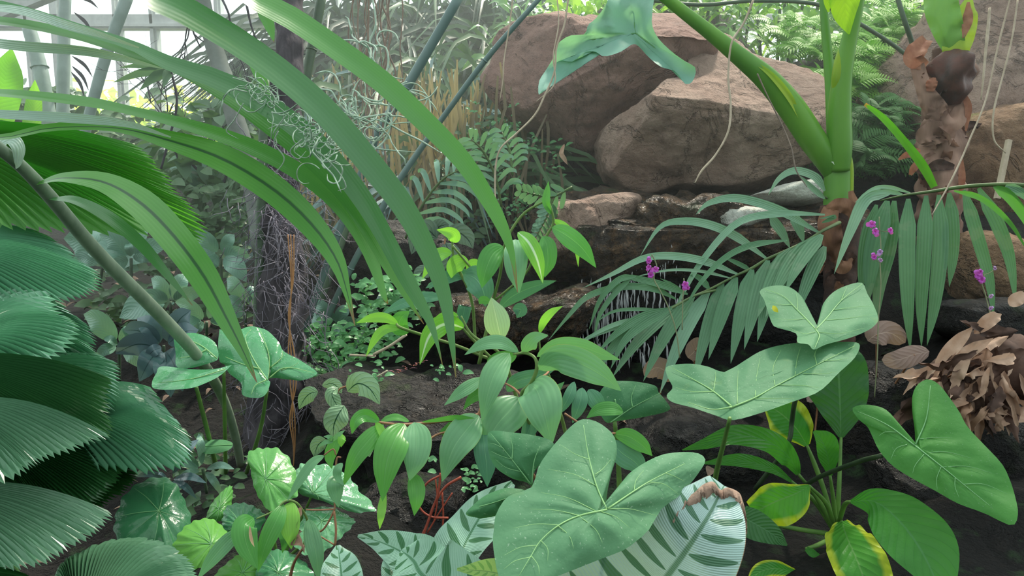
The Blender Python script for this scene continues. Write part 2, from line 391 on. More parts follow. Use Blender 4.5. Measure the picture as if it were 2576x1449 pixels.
# outside: pale sunlit hedge of trees
rnd = random.Random(3)
def leaf_cloud(mb, c, rad, n, size, rnd, elong=2.0, flat=1.0):
    for _ in range(n):
        a = Vector((rnd.gauss(0, 1), rnd.gauss(0, 1), rnd.gauss(0, 1))).normalized() * rnd.random() ** .4
        p = Vector(c) + Vector((a.x * rad[0], a.y * rad[1], a.z * rad[2]))
        d = Vector((rnd.gauss(0, 1), rnd.gauss(0, 1), rnd.gauss(0, .6) - .3)).normalized(); s = d.cross(Vector((rnd.gauss(0, .5), rnd.gauss(0, .5), 1))).normalized()
        L = size * rnd.uniform(.6, 1.3); W = L / elong / 2; up = s.cross(d)
        rows = [[p - s * W * .1, p, p + s * W * .1], [p + d * L * .35 - s * W + up * W * .3, p + d * L * .35, p + d * L * .35 + s * W + up * W * .3],
                [p + d * L * .7 - s * W * .8 - up * L * .03, p + d * L * .7 - up * L * .08, p + d * L * .7 + s * W * .8 - up * L * .03], [p + d * L - s * W * .05 - up * L * .2, p + d * L - up * L * .2, p + d * L + s * W * .05 - up * L * .2]]
        mb.grid(rows)
M_out = leafmat('outdoor_leaf', (225, 228, 150), (200, 215, 140), trans=.5, rough=.6, ns=1)
M_bark = plain('tree_bark', (110, 98, 88), (70, 62, 56), .9, 12, .8)
for k, (px, s, lb) in enumerate(((230, 1.0, 'pale sunlit tree outside the glass, behind the leftmost window bars'), (620, 1.3, 'pale yellow tree outside the glass, behind the dark twigs'), (1050, 1.2, 'tree outside the glass, behind the hanging roots'), (1750, 1.0, 'tree outside the glass, behind the boulders'))):
    x = wxx(px) * 1.35; t = thing('outdoor_tree', (x, 11.8, -.4), lb, 'tree', 'trees outside the glass wall')
    mb = MB(); leaf_cloud(mb, (x, 11.8, 2.2), (1.3 * s, .8, .75 * s), 900, .2, rnd); mb.build('crown', M_out, t)
    mb = MB(); mb.tube([Vector((x, 11.8, -.4)), Vector((x + .05, 11.8, 1.6)), Vector((x - .1, 11.8, 2.4))], [.09, .07, .03], wob=.2); mb.build('trunk', M_bark, t)

# unseen tree added overhead so its leaves dapple and dim the light
cy_ = thing('added_shade_tree', (-3.4, 4.4, gz(-3.4, 4.4) - .05), 'unseen tree added above the scene to dapple and dim the light', 'tree')
mb = MB()
for _ in range(15): leaf_cloud(mb, (rnd.uniform(-3.2, 3.6), rnd.uniform(2.0, 6.2), rnd.uniform(3.9, 4.9)), (.6, .5, .25), 48, .3, rnd)
mb.build('crown', plain('added_tree_leaf', (70, 110, 60), (60, 96, 56), .5, 5, .1), cy_)
mb = MB(); mb.tube([Vector((-3.4, 4.4, gz(-3.4, 4.4) - .05)), Vector((-3.3, 4.4, 2.5)), Vector((-2.6, 4.3, 3.9)), Vector((0, 4.2, 4.4)), Vector((3, 4, 4.5))], [.12, .1, .08, .06, .03], 10, wob=.2); mb.build('trunk', M_bark, cy_)

# ---------------------------------------------------------------- boulders and ledges
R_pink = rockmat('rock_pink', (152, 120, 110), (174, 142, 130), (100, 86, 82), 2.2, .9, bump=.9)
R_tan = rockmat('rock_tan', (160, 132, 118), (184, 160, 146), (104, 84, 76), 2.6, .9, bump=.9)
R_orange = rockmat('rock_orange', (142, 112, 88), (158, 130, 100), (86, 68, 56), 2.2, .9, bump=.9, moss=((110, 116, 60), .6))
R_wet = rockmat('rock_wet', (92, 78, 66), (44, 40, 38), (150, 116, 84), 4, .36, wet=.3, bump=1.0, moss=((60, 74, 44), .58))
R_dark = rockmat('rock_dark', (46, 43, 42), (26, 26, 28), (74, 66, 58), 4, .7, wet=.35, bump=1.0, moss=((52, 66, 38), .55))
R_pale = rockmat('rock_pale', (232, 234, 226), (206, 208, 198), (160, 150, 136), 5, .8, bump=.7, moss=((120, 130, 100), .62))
boulder('boulder', [(1212,205),(1238,160),(1245,115),(1300,85),(1400,62),(1480,22),(1545,2),(1650,-20),(1720,10),(1775,70),(1790,170),(1760,260),(1650,330),(1560,400),(1515,412),(1480,395),(1400,348),(1330,335),(1270,290),(1243,250)],
        (1500,200), 4.35, 1.3, R_pink, 'large pinkish brown boulder left of the waterfall, lying under the wavy blue-green leaf', seed=2, facets=[((-.35,-.9,.35),.40),((.2,-.75,-.62),.33),((-.8,-.5,.1),.62),((.1,-.35,.95),.34)])
boulder('boulder', [(1512,410),(1508,360),(1530,315),(1590,275),(1650,235),(1700,190),(1740,110),(1790,45),(1870,28),(1920,92),(1990,128),(2045,170),(2088,230),(2092,330),(2060,400),(1970,452),(1850,476),(1700,484),(1600,492),(1545,462),(1520,440)],
        (1800,290), 4.0, 1.25, R_tan, 'large tan boulder with a shaded undercut face behind the thick green stalk', seed=5, facets=[((.12,-.6,.8),.22),((-.1,-.9,-.42),.36),((-.75,-.55,.1),.55),((.8,-.6,.1),.55)], lump=.08)
boulder('boulder', [(2195,240),(2232,155),(2290,85),(2350,25),(2410,-60),(2520,-90),(2700,-60),(2780,200),(2720,440),(2600,500),(2450,480),(2300,455),(2225,360)],
        (2480,220), 4.5, 1.3, R_tan, 'large sunlit tan boulder behind the dead papery trunk at the right', seed=9, facets=[((-.5,-.7,.5),.42),((.2,-1,.1),.42),((-.9,-.2,.1),.62)])
boulder('boulder', [(2380,640),(2400,605),(2450,598),(2520,610),(2600,640),(2650,720),(2620,790),(2500,790),(2420,760),(2385,700)],
        (2510,700), 3.5, .6, R_orange, 'brown rounded rock behind the right hanging palm leaflets', seed=12)
boulder('boulder', [(2360,330),(2420,300),(2520,270),(2640,300),(2680,420),(2640,560),(2500,600),(2400,570),(2360,470)],
        (2510,440), 4.0, .7, R_orange, 'orange-brown rock below the sunlit tan boulder at the right edge', seed=13, lump=.04)
# waterfall ledge
boulder('ledge_rock', [(1360,520),(1400,492),(1520,486),(1700,480),(1900,490),(2080,500),(2120,560),(2110,640),(2040,690),(1900,705),(1700,690),(1600,700),(1480,715),(1400,705),(1345,690),(1330,620)],
        (1720,590), 3.75, 1.0, R_wet, 'wide wet ledge of layered rock that the waterfall runs over', seed=21, power=.45, lump=.07, rough=.06, facets=[((0,-.25,1),.17)])
boulder('ledge_rock', [(1345,560),(1395,500),(1460,490),(1570,488),(1600,520),(1560,600),(1480,640),(1360,660),(1320,640)],
        (1450,575), 3.5, .45, R_tan, 'brown cracked rock block at the left end of the wet ledge', seed=22, power=.5)
boulder('ledge_rock', [(1620,520),(1700,512),(1850,520),(1930,560),(1900,620),(1780,650),(1650,650),(1580,620),(1590,560)],
        (1740,580), 3.45, .3, R_wet, 'wet rock lip under the pale flat stone where the water spills', seed=23, power=.5, rough=.05)
boulder('flat_stone', [(1768,552),(1775,530),(1830,524),(1925,526),(1932,545),(1900,562),(1850,580),(1800,578)], (1850,552), 3.4, .28, R_pale, 'pale chalky flat stone lying on the wet ledge', 'stone', seed=31, nu=70, nv=30, lump=.01, rough=.012, power=.5)
boulder('flat_stone', [(1880,495),(1950,470),(2030,456),(2062,470),(2070,500),(2000,520),(1930,512)], (1975,490), 3.6, .35, R_pale, 'long mossy flat stone under the tan boulder, left of the green stalk', 'stone', seed=33, nu=70, nv=30, lump=.01, rough=.014, power=.5)
boulder('flat_stone', [(2365,770),(2440,752),(2560,756),(2590,790),(2560,850),(2450,862),(2370,830)], (2470,805), 3.1, .35, R_dark, 'grey flat-topped stone block above the heap of dead leaves', 'stone', seed=34, nu=70, nv=30, lump=.01, rough=.015, power=.4)
boulder('ledge_rock', [(1090,800),(1130,750),(1220,735),(1340,745),(1440,720),(1500,735),(1490,800),(1420,860),(1300,905),(1180,870),(1100,850)],
        (1290,815), 3.15, .55, R_wet, 'brown ledge stone behind the drooping pointed leaves, left of the falling water', seed=41, power=.55, rough=.05)
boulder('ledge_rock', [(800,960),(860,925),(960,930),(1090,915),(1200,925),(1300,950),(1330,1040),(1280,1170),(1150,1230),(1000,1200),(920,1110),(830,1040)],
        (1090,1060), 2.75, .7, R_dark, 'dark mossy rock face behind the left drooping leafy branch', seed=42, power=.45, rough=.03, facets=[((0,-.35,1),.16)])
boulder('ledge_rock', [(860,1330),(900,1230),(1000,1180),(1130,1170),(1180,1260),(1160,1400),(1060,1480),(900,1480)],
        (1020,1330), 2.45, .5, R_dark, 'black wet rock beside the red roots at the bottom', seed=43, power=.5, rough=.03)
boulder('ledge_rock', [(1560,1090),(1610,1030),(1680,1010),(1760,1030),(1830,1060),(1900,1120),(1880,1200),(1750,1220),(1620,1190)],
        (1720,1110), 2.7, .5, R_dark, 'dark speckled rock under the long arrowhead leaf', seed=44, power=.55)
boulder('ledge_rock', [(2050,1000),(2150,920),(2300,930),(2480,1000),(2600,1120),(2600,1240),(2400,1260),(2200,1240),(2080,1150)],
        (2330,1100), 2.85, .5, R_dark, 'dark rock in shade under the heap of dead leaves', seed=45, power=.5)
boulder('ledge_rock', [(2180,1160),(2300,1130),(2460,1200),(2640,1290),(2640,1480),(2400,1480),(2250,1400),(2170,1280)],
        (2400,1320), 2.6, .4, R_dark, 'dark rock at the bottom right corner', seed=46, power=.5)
boulder('ledge_rock', [(860,600),(960,570),(1080,590),(1180,620),(1200,700),(1100,760),(950,770),(860,720)], (1030,670), 3.7, .6, R_dark, 'grey rock behind the hanging blade tips', seed=47, power=.5)
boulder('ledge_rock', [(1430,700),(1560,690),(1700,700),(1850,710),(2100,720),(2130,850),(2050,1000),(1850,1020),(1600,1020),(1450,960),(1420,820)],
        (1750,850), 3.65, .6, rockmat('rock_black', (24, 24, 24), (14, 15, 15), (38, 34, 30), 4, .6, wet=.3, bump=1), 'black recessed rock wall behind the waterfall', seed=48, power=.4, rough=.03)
# waterfall
M_water = glassmat('falling_water', (.93, .97, 1, 1), .3, .08)
g = G('water_foam'); a_ = g.n('BsdfDiffuse'); a_.inputs[0].default_value = (.9, .95, 1, 1); b_ = g.n('BsdfTransparent'); c_ = g.n('BsdfGlossy'); c_.inputs['Roughness'].default_value = .12
m1 = g.n('MixShader'); m1.inputs[0].default_value = .5; g.l(a_.outputs[0], m1.inputs[1]); g.l(c_.outputs[0], m1.inputs[2]); m2 = g.n('MixShader'); m2.inputs[0].default_value = .5; g.l(b_.outputs[0], m2.inputs[1]); g.l(m1.outputs[0], m2.inputs[2]); g.l(m2.outputs[0], g.out.inputs[0]); M_foam = g.m
rnd = random.Random(11); mb = MB()
for k in range(230):
    px = rnd.choice([rnd.uniform(1425, 1720), rnd.gauss(1600, 45), rnd.gauss(1500, 25)]); y0 = rnd.uniform(690, 900); L = rnd.uniform(12, 60); d = 3.28 + rnd.uniform(-.05, .05); w0 = rnd.uniform(.9, 2.4)
    q = [(px + rnd.uniform(-2, 2), y0 + L * t, d) for t in (0, .33, .66, 1)]
    ptube(mb, q, [w0 * .3, w0, w0 * 1.3, .2], 5, 7)
for k in range(90):
    px = rnd.gauss(1640, 25); y0 = rnd.uniform(575, 680); q = [(px + rnd.uniform(-2, 2), y0 + rnd.uniform(15, 35) * t, 3.26) for t in (0, .5, 1)]; ptube(mb, q, [.4, 1.6, .2], 5, 5)
wf = mb.build('waterfall', M_foam, loc=P(1600, 980, 3.28)); tag(wf, 'thin strands of water falling from the wet ledge in front of black rock', 'waterfall', kind='stuff')
mb = MB(); rows = []
for i in range(14):
    row = []
    for j in range(20):
        px = 1540 + 330 * j / 19; py = 545 + 45 * i / 13; d = 3.85 - .5 * i / 13
        row.append(P(px, py, d) + Vector((0, 0, .012 * noise.noise(Vector((px / 20, py / 8, 0))))))
    rows.append(row)
mb.grid(rows)
g = G('shallow_water'); co = g.n('TexCoord').outputs['Object']; gl = g.n('BsdfGlossy'); gl.inputs['Roughness'].default_value = .06; g.l(g.bump(g.noise(30, 3, co), .5, .01), gl.inputs['Normal']); tr = g.n('BsdfTransparent'); tr.inputs[0].default_value = (.9, .85, .75, 1); fr = g.n('Fresnel'); fr.inputs[0].default_value = 1.33
mx = g.n('MixShader'); g.l(fr.outputs[0], mx.inputs[0]); g.l(tr.outputs[0], mx.inputs[1]); g.l(gl.outputs[0], mx.inputs[2]); g.l(mx.outputs[0], g.out.inputs[0])
tag(mb.build('stream_water', g.m, loc=P(1700, 590, 3.5)), 'shallow sheet of water running over the wet ledge', 'stream', kind='stuff')
# ---------------------------------------------------------------- the foreground palm frond arching in from the left
M_strap = leafmat('palm_blade', (86, 150, 74), (100, 166, 78), par=(9, .1), tip=((128, 104, 72), .93), rough=.3, spec=.8, trans=.34, ns=3, bumpst=.03)
M_strapd = leafmat('palm_blade_dark', (72, 128, 78), (80, 140, 80), par=(7, .08), tip=((128, 104, 72), .95), rough=.3, spec=.8, trans=.3, ns=3, bumpst=.03)
M_strapp = leafmat('palm_blade_waxy_sheen', (186, 208, 200), (160, 188, 178), par=(5, .3), rough=.3, trans=.25, ns=3)  # pale colour stands in for sky sheen on partly waxy blades
M_strapf = leafmat('palm_blade_creased', (82, 148, 70), (96, 164, 70), par=(9, .1), rib=(44, 92, 50), ribw=.07, tip=((128, 104, 72), .93), rough=.3, spec=.8, trans=.34, ns=3, bumpst=.03)
M_petiole = plain('palm_petiole', (146, 162, 140), (120, 138, 118), .45, 20, .15, (1, 1, .2))
fb = P(602, 1150, 2.55)
fr1 = thing('palm_frond', (fb.x, fb.y, fb.z - .12), 'long palm frond arching in from the left edge, its grey-green stalk rising to the left', 'palm frond')
mb = MB(); ptube(mb, [(606,1170,2.55),(590,1090,2.45),(560,1000,2.3),(500,900,2.1),(400,790,1.9),(250,640,1.65),(130,500,1.45),(60,425,1.35),(0,375,1.28),(-120,290,1.2),(-300,220,1.15)], [10,11,12,14,16,17,17,16,16,15,12], 10); mb.build('stalk', M_petiole, fr1)
def leaflet(parent, pts, w, mat, roll=-72, fold=.12, label=None, name='leaflet', **k):
    w = [(a * .88, b * .88) for a, b in w]
    mb = MB(); blade(mb, pts, w, roll=roll, twist=-roll * 1.25, fold=fold, n=34, **k); o = mb.build(name, mat, parent)
    if label: o['label'] = label
    return o
leaflet(fr1, [(-120,330,1.2),(0,347,1.2),(130,322,1.22),(290,322,1.24),(420,352,1.26),(560,400,1.27),(690,478,1.28),(785,565,1.27),(845,650,1.25),(872,730,1.24),(893,820,1.23)],
        [(6,6),(8,8),(10,12),(12,14),(26,26),(38,40),(42,40),(38,34),(26,24),(12,11),(1,1)], M_strapf, label='broad leaflet with a dark fold line, lowest of the arching group')
leaflet(fr1, [(-120,275,1.16),(0,288,1.16),(170,296,1.18),(320,312,1.2),(430,345,1.22)], [(9,9),(12,12),(15,13),(10,9),(2,2)], M_strapp)
leaflet(fr1, [(-60,232,1.22),(60,240,1.22),(220,258,1.24),(330,280,1.25),(480,318,1.27),(620,365,1.3),(740,425,1.3),(830,490,1.29),(890,560,1.28),(930,635,1.27),(966,742,1.25),(976,765,1.25)],
        [(9,9),(12,12),(14,14),(12,13),(17,18),(22,22),(25,24),(26,24),(25,23),(20,20),(8,8),(1,1)], M_strap)
leaflet(fr1, [(-60,0,1.15),(60,30,1.15),(200,75,1.17),(330,115,1.19),(430,160,1.2),(560,205,1.22),(700,285,1.24),(810,375,1.25),(905,490,1.26),(970,600,1.26),(1025,705,1.25),(1078,800,1.24),(1100,865,1.23),(1113,918,1.23)],
        [(10,10),(13,13),(14,14),(14,14),(24,18),(30,26),(32,30),(32,30),(30,28),(25,25),(22,22),(13,13),(5,5),(1,1)], M_strapd)
leaflet(fr1, [(-60,48,1.17),(60,62,1.17),(200,92,1.19),(330,135,1.2),(450,170,1.22),(580,240,1.25),(700,325,1.27),(800,410,1.28),(880,500,1.28),(935,590,1.27),(985,680,1.26),(1036,768,1.25),(1066,815,1.25)],
        [(10,10),(12,12),(13,13),(12,12),(22,24),(30,32),(34,34),(32,32),(28,27),(23,22),(18,17),(6,6),(1,1)], M_strap)
leaflet(fr1, [(-60,105,1.18),(60,118,1.18),(200,128,1.2),(300,145,1.22),(410,172,1.25)], [(12,12),(14,14),(13,13),(10,10),(2,2)], M_strapp)
leaflet(fr1, [(-60,18,1.12),(50,28,1.12),(160,62,1.13),(260,90,1.14),(350,120,1.16)], [(8,8),(11,11),(12,12),(8,8),(2,2)], M_strapp)
leaflet(fr1, [(95,462,1.38),(160,448,1.38),(260,458,1.38),(350,508,1.38),(430,585,1.37),(510,690,1.35),(570,800,1.33),(615,890,1.31),(646,962,1.3)],
        [(3,3),(12,14),(30,26),(44,40),(48,40),(44,38),(30,26),(14,13),(1,1)], M_strapf, label='dark broad leaflet drooping in front of the cut palm leaf')
leaflet(fr1, [(128,500,1.43),(190,505,1.42),(270,545,1.41),(350,610,1.4),(420,690,1.38),(484,768,1.37)], [(3,3),(12,12),(17,17),(17,17),(11,11),(1,1)], M_strapd)
leaflet(fr1, [(-20,376,1.3),(25,352,1.3),(50,372,1.3),(48,410,1.3),(40,425,1.3)], [(8,8),(16,16),(22,12),(12,6),(1,1)], M_strapp)
# a second frond enters from above
f2 = P(140, -420, 1.0)
fr2 = thing('palm_frond', f2, 'pair of long green palm blades arching down from the top edge to the centre', 'palm frond')
mb = MB(); ptube(mb, [(-300,-520,1.0),(140,-420,1.0),(420,-330,1.0),(640,-270,1.02)], [16,14,10,5], 8); mb.build('stalk', M_petiole, fr2)
leaflet(fr2, [(140,-420,1.0),(270,-130,1.02),(370,-20,1.03),(470,30,1.05),(640,135,1.08),(800,265,1.1),(920,400,1.12),(1015,520,1.13),(1080,640,1.14),(1118,740,1.14),(1136,850,1.13),(1147,950,1.13)],
        [(6,6),(26,26),(42,36),(42,36),(40,36),(39,38),(37,36),(34,32),(28,26),(21,19),(11,10),(1,1)], M_strapd, label='longest blade, its brown tip hanging over the dark rock')
leaflet(fr2, [(420,-330,1.0),(540,-110,1.05),(620,-15,1.08),(730,45,1.1),(840,118,1.13),(960,205,1.15),(1075,312,1.17),(1165,405,1.18),(1225,495,1.19),(1265,570,1.19),(1288,640,1.19),(1302,735,1.19)],
        [(5,5),(18,18),(30,26),(34,30),(33,30),(33,30),(31,29),(28,26),(25,21),(19,16),(9,9),(1,1)], M_strap, label='upper blade whose tip hangs over an oval leaf')

# ---------------------------------------------------------------- fan palm on the left
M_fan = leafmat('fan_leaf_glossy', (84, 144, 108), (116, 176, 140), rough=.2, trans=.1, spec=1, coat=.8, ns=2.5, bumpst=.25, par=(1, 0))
M_fand = leafmat('fan_leaf_dark', (44, 96, 54), (58, 112, 58), coat=.4, rough=.33, trans=.3, ns=2.5, bumpst=.25)  # darker copy of the fan leaf, with shade put into its colour
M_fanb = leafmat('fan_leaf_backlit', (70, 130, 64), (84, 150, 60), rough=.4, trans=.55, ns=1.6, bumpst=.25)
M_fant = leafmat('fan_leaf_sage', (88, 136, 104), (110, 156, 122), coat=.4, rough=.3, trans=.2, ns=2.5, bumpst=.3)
M_fstalk = plain('fan_stalk', (70, 110, 60), (50, 84, 46), .5, 20, .2)
fp = thing('fan_palm', (P(-150, 1250, 2.0).x, P(-150, 1250, 2.0).y, .2), 'fan palm with big pleated round leaves and jagged rims filling the left edge', 'palm', None)
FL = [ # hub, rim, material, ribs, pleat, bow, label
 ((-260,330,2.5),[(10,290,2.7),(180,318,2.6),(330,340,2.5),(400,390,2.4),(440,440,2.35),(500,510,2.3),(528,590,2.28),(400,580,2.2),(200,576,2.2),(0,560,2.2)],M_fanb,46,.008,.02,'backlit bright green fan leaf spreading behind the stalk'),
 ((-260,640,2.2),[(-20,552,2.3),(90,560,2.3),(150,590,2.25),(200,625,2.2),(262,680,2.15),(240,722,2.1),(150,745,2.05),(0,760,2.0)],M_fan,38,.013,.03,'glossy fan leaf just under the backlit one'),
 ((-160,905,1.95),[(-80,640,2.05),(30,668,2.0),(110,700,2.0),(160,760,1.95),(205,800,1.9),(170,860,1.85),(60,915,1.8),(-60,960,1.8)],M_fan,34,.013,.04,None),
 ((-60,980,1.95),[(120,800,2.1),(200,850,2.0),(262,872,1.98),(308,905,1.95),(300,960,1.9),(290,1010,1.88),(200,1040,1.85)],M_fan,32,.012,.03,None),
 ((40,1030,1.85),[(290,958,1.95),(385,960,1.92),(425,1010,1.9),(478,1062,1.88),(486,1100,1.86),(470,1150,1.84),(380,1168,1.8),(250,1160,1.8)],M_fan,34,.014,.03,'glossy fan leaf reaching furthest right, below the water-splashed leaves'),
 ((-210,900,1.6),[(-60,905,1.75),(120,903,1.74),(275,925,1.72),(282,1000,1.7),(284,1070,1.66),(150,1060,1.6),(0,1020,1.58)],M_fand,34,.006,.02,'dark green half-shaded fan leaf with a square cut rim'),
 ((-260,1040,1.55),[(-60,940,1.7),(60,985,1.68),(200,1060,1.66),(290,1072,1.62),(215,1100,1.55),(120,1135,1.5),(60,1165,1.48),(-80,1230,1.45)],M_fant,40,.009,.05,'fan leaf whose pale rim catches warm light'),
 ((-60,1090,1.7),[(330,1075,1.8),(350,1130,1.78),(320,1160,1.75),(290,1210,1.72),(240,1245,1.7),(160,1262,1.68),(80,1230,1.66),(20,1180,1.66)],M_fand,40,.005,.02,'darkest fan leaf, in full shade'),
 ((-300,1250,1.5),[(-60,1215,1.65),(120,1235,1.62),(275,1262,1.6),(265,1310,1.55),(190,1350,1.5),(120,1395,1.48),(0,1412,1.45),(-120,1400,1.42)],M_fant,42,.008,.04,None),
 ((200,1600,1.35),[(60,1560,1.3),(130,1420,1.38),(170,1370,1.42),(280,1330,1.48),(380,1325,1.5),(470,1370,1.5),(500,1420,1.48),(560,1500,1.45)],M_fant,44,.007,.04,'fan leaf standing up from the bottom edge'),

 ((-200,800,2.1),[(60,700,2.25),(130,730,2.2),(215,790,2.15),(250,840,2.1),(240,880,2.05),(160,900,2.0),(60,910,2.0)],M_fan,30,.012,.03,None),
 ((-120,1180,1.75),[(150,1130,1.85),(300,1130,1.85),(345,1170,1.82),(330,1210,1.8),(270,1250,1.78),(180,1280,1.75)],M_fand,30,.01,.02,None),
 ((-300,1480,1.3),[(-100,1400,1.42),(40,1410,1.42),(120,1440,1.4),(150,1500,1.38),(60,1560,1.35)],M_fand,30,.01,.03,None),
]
for k, (hub, rim, m_, rb, pl, bw, lb) in enumerate(FL):
    if m_ is M_fan or m_ is M_fant:                                           # glossy leaves lie flatter
        md_ = sum(a[2] for a in rim) / len(rim); my_ = sum(a[1] for a in rim) / len(rim); rim = [(a[0], a[1], md_ - (a[1] - my_) * .0017) for a in rim]
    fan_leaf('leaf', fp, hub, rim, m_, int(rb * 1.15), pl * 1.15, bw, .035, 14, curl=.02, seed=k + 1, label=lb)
    mb = MB(); h = P(*hub); b_ = ORG[fp.name] + Vector((.03 * (k - 5), .05, 0)); mb.tube([b_, b_.lerp(h, .5) + Vector((-.1, .05, .08)), h], [.012, .009, .006]); mb.build('leaf_stalk', M_fstalk, fp)

# ---------------------------------------------------------------- canes
M_cane = plain('cane', (118, 142, 138), (96, 122, 118), .4, 6, .1, (1, 1, .3), spec=.5)
M_canep = plain('cane_pale', (156, 176, 170), (130, 150, 142), .5, 6, .2)
M_canegreen = plain('cane_green', (96, 118, 92), (74, 94, 76), .5, 10, .2)
def cane(pts, r, mat, label, nodes=0, group=None, foot=None):
    w_ = [P(*p) for p in pts]
    t = thing('cane', w_[-1], label, 'cane', group)
    mb = MB(); rr = r if isinstance(r, list) else [r] * len(pts)
    ptube(mb, pts, rr, 10, wob=.05); mb.build('stem', mat, t)
    if nodes:
        q = smooth_pts([tuple(a) + (rr[i] * pts[i][2] / FX,) for i, a in enumerate(w_)], nodes + 2)
        for i in range(1, nodes + 1):
            a = Vector(q[i][:3]); dn = (Vector(q[i + 1][:3]) - Vector(q[i - 1][:3])).normalized(); mb = MB(); mb.tube([a - dn * .004, a, a + dn * .004], [q[i][3], q[i][3] * 1.25, q[i][3]], 8, 5); mb.build('node_ring', mat, t)
    return t
cane([(1165,-25,2.9),(1022,221,2.95),(953,330,3.0),(905,450,3.05),(850,590,3.1),(780,790,3.15),(745,930,3.2)], [12,12,11,10,9,9,9], M_cane, 'thicker slanting blue-green cane running down from the top edge at the middle', 5)
cane([(1372,-20,2.8),(1240,128,2.85),(1146,252,2.9),(998,462,3.0),(930,585,3.05),(870,700,3.1),(800,850,3.15)], [6,7,7,8,8,8,8], M_cane, 'thin slanting blue-green cane crossing in front of the pinkish boulder', 4)
cane([(668,200,3.0),(660,400,3.0),(656,600,3.0),(650,840,3.0),(648,960,3.0)], [10,12,13,14,14], M_canegreen, 'upright grey-green cane beside the fibrous trunk', 3)
cane([(812,-20,3.4),(775,170,3.4),(745,330,3.4),(735,480,3.4)], [12,12,13,13], M_canegreen, 'upright cane behind the topmost palm blades', 3)
cane([(905,470,3.4),(850,640,3.4),(790,800,3.4),(760,930,3.4)], [9,9,11,12], M_canegreen, 'dull cane slanting left behind the blade tips', 2)
cane([(1000,640,3.3),(950,760,3.25),(890,880,3.2),(850,985,3.15)], [5,6,6,6], M_canep, 'pale thin cane slanting behind the hanging blade tips', 2)
cane([(325,-20,4.6),(270,130,4.6),(222,300,4.6),(195,420,4.6)], [15,14,13,13], M_canep, 'pale slanting cane in front of the window bars', 2)
cane([(165,-20,5.2),(160,130,5.2),(158,290,5.2),(158,420,5.2)], [14,15,15,16], M_canep, 'upright pale grey cane in front of the leftmost window bars', 2)
cane([(70,60,5.4),(100,170,5.4),(120,300,5.4),(128,420,5.4)], [16,18,20,20], M_canep, 'stout pale stem beside the window at the far left', 2)

# ---------------------------------------------------------------- fibrous palm trunk
M_fibtrunk = plain('fibrous_trunk', (92, 86, 92), (52, 48, 54), .95, 18, 1.0, (1, 1, .15))
M_fib = plain('trunk_fibre', (150, 144, 156), (104, 98, 112), .8, 8, .2)
M_greytrunk = plain('grey_trunk', (128, 136, 130), (104, 112, 104), .8, 8, .5)
tb = P(690, 1180, 2.95)
ft = thing('fibrous_tree', tb, 'dark palm trunk shaggy with grey hair-like fibres and roots', 'tree trunk')
mb = MB(); ptube(mb, [(735,-60,3.3),(728,100,3.2),(718,250,3.15),(712,400,3.1),(708,600,3.05),(704,800,3.0),(700,1000,2.95),(692,1190,2.9)], [30,32,36,42,50,56,66,74], 22, 80, wob=.5); mb.build('trunk', M_fibtrunk, ft)
rnd = random.Random(5)
for grp in range(3):
    mb = MB()
    for k in range(240):
        px = rnd.gauss(712, 56); py = rnd.uniform(330, 1130); d = 2.88 + rnd.uniform(-.08, .12); a = rnd.gauss(math.pi / 2, .75); L = rnd.uniform(30, 130)
        q = []; x, y = px, py
        for i in range(5):
            q.append((x, y, d - .02 * math.sin(i * .9))); x += math.cos(a) * L / 4; y += math.sin(a) * L / 4; a += rnd.gauss(0, .35)
        ptube(mb, q, [rnd.uniform(.5, 1.3)] * 4 + [.2], 3, 9)
    mb.build('fibre', M_fib, ft)['kind'] = 'stuff'
gt = thing('tree_trunk', P(640, 620, 3.9), 'smooth grey leaning trunk behind the tangled air plant, before the window', 'tree trunk')
mb = MB(); ptube(mb, [(505,-30,4.0),(530,90,4.0),(565,200,3.95),(600,330,3.9),(640,480,3.9),(665,640,3.9)], [18,20,22,24,26,28], 12, wob=.15); mb.build('trunk', M_greytrunk, gt)
# twiggy dark shrub before the window
M_twig = plain('dark_twig', (72, 68, 78), (48, 46, 54), .8, 10, .3)
M_dull = leafmat('dull_shrub_leaf', (92, 128, 100), (120, 150, 120), rough=.5, trans=.3, ns=3)
def twigs(mb, start, ang, L, depth, rnd, r, spread=.6):
    x, y, d = start; q = [(x, y, d)]; a = ang
    for i in range(4):
        a += rnd.gauss(0, .18); x += math.cos(a) * L / 4; y += math.sin(a) * L / 4; d += rnd.gauss(0, .02); q.append((x, y, d))
    ptube(mb, q, [r, r * .85, r * .75, r * .65, r * .5], 4, 9)
    if depth > 0:
        for k in range(rnd.choice((2, 3, 3))):
            j = rnd.choice((2, 3, 4)); twigs(mb, q[j], a + rnd.uniform(-spread, spread) * 1.4, L * rnd.uniform(.55, .8), depth - 1, rnd, r * .6, spread)
ts = thing('twiggy_shrub', P(520, 560, 4.4), 'bare dark twiggy shrub in front of the window and yellow trees', 'shrub')
mb = MB()
for s_, a_ in (((470,470,4.4),-1.7),((520,480,4.4),-1.5),((560,470,4.3),-1.3),((500,430,4.4),-2.1),((600,460,4.3),-1.6),((450,-20,4.3),1.5),((560,0,4.3),1.2),((620,10,4.3),1.7)):
    twigs(mb, s_, a_, 150, 4, rnd, 3.6)
mb.build('twig', M_twig, ts); mb = MB()
for k in range(60):
    c_ = P(rnd.uniform(400, 680), rnd.uniform(250, 470), 4.4 + rnd.uniform(-.3, .3)); leaf_cloud(mb, c_, (.05, .05, .05), 3, .16, rnd)
mb.build('foliage', M_dull, ts)
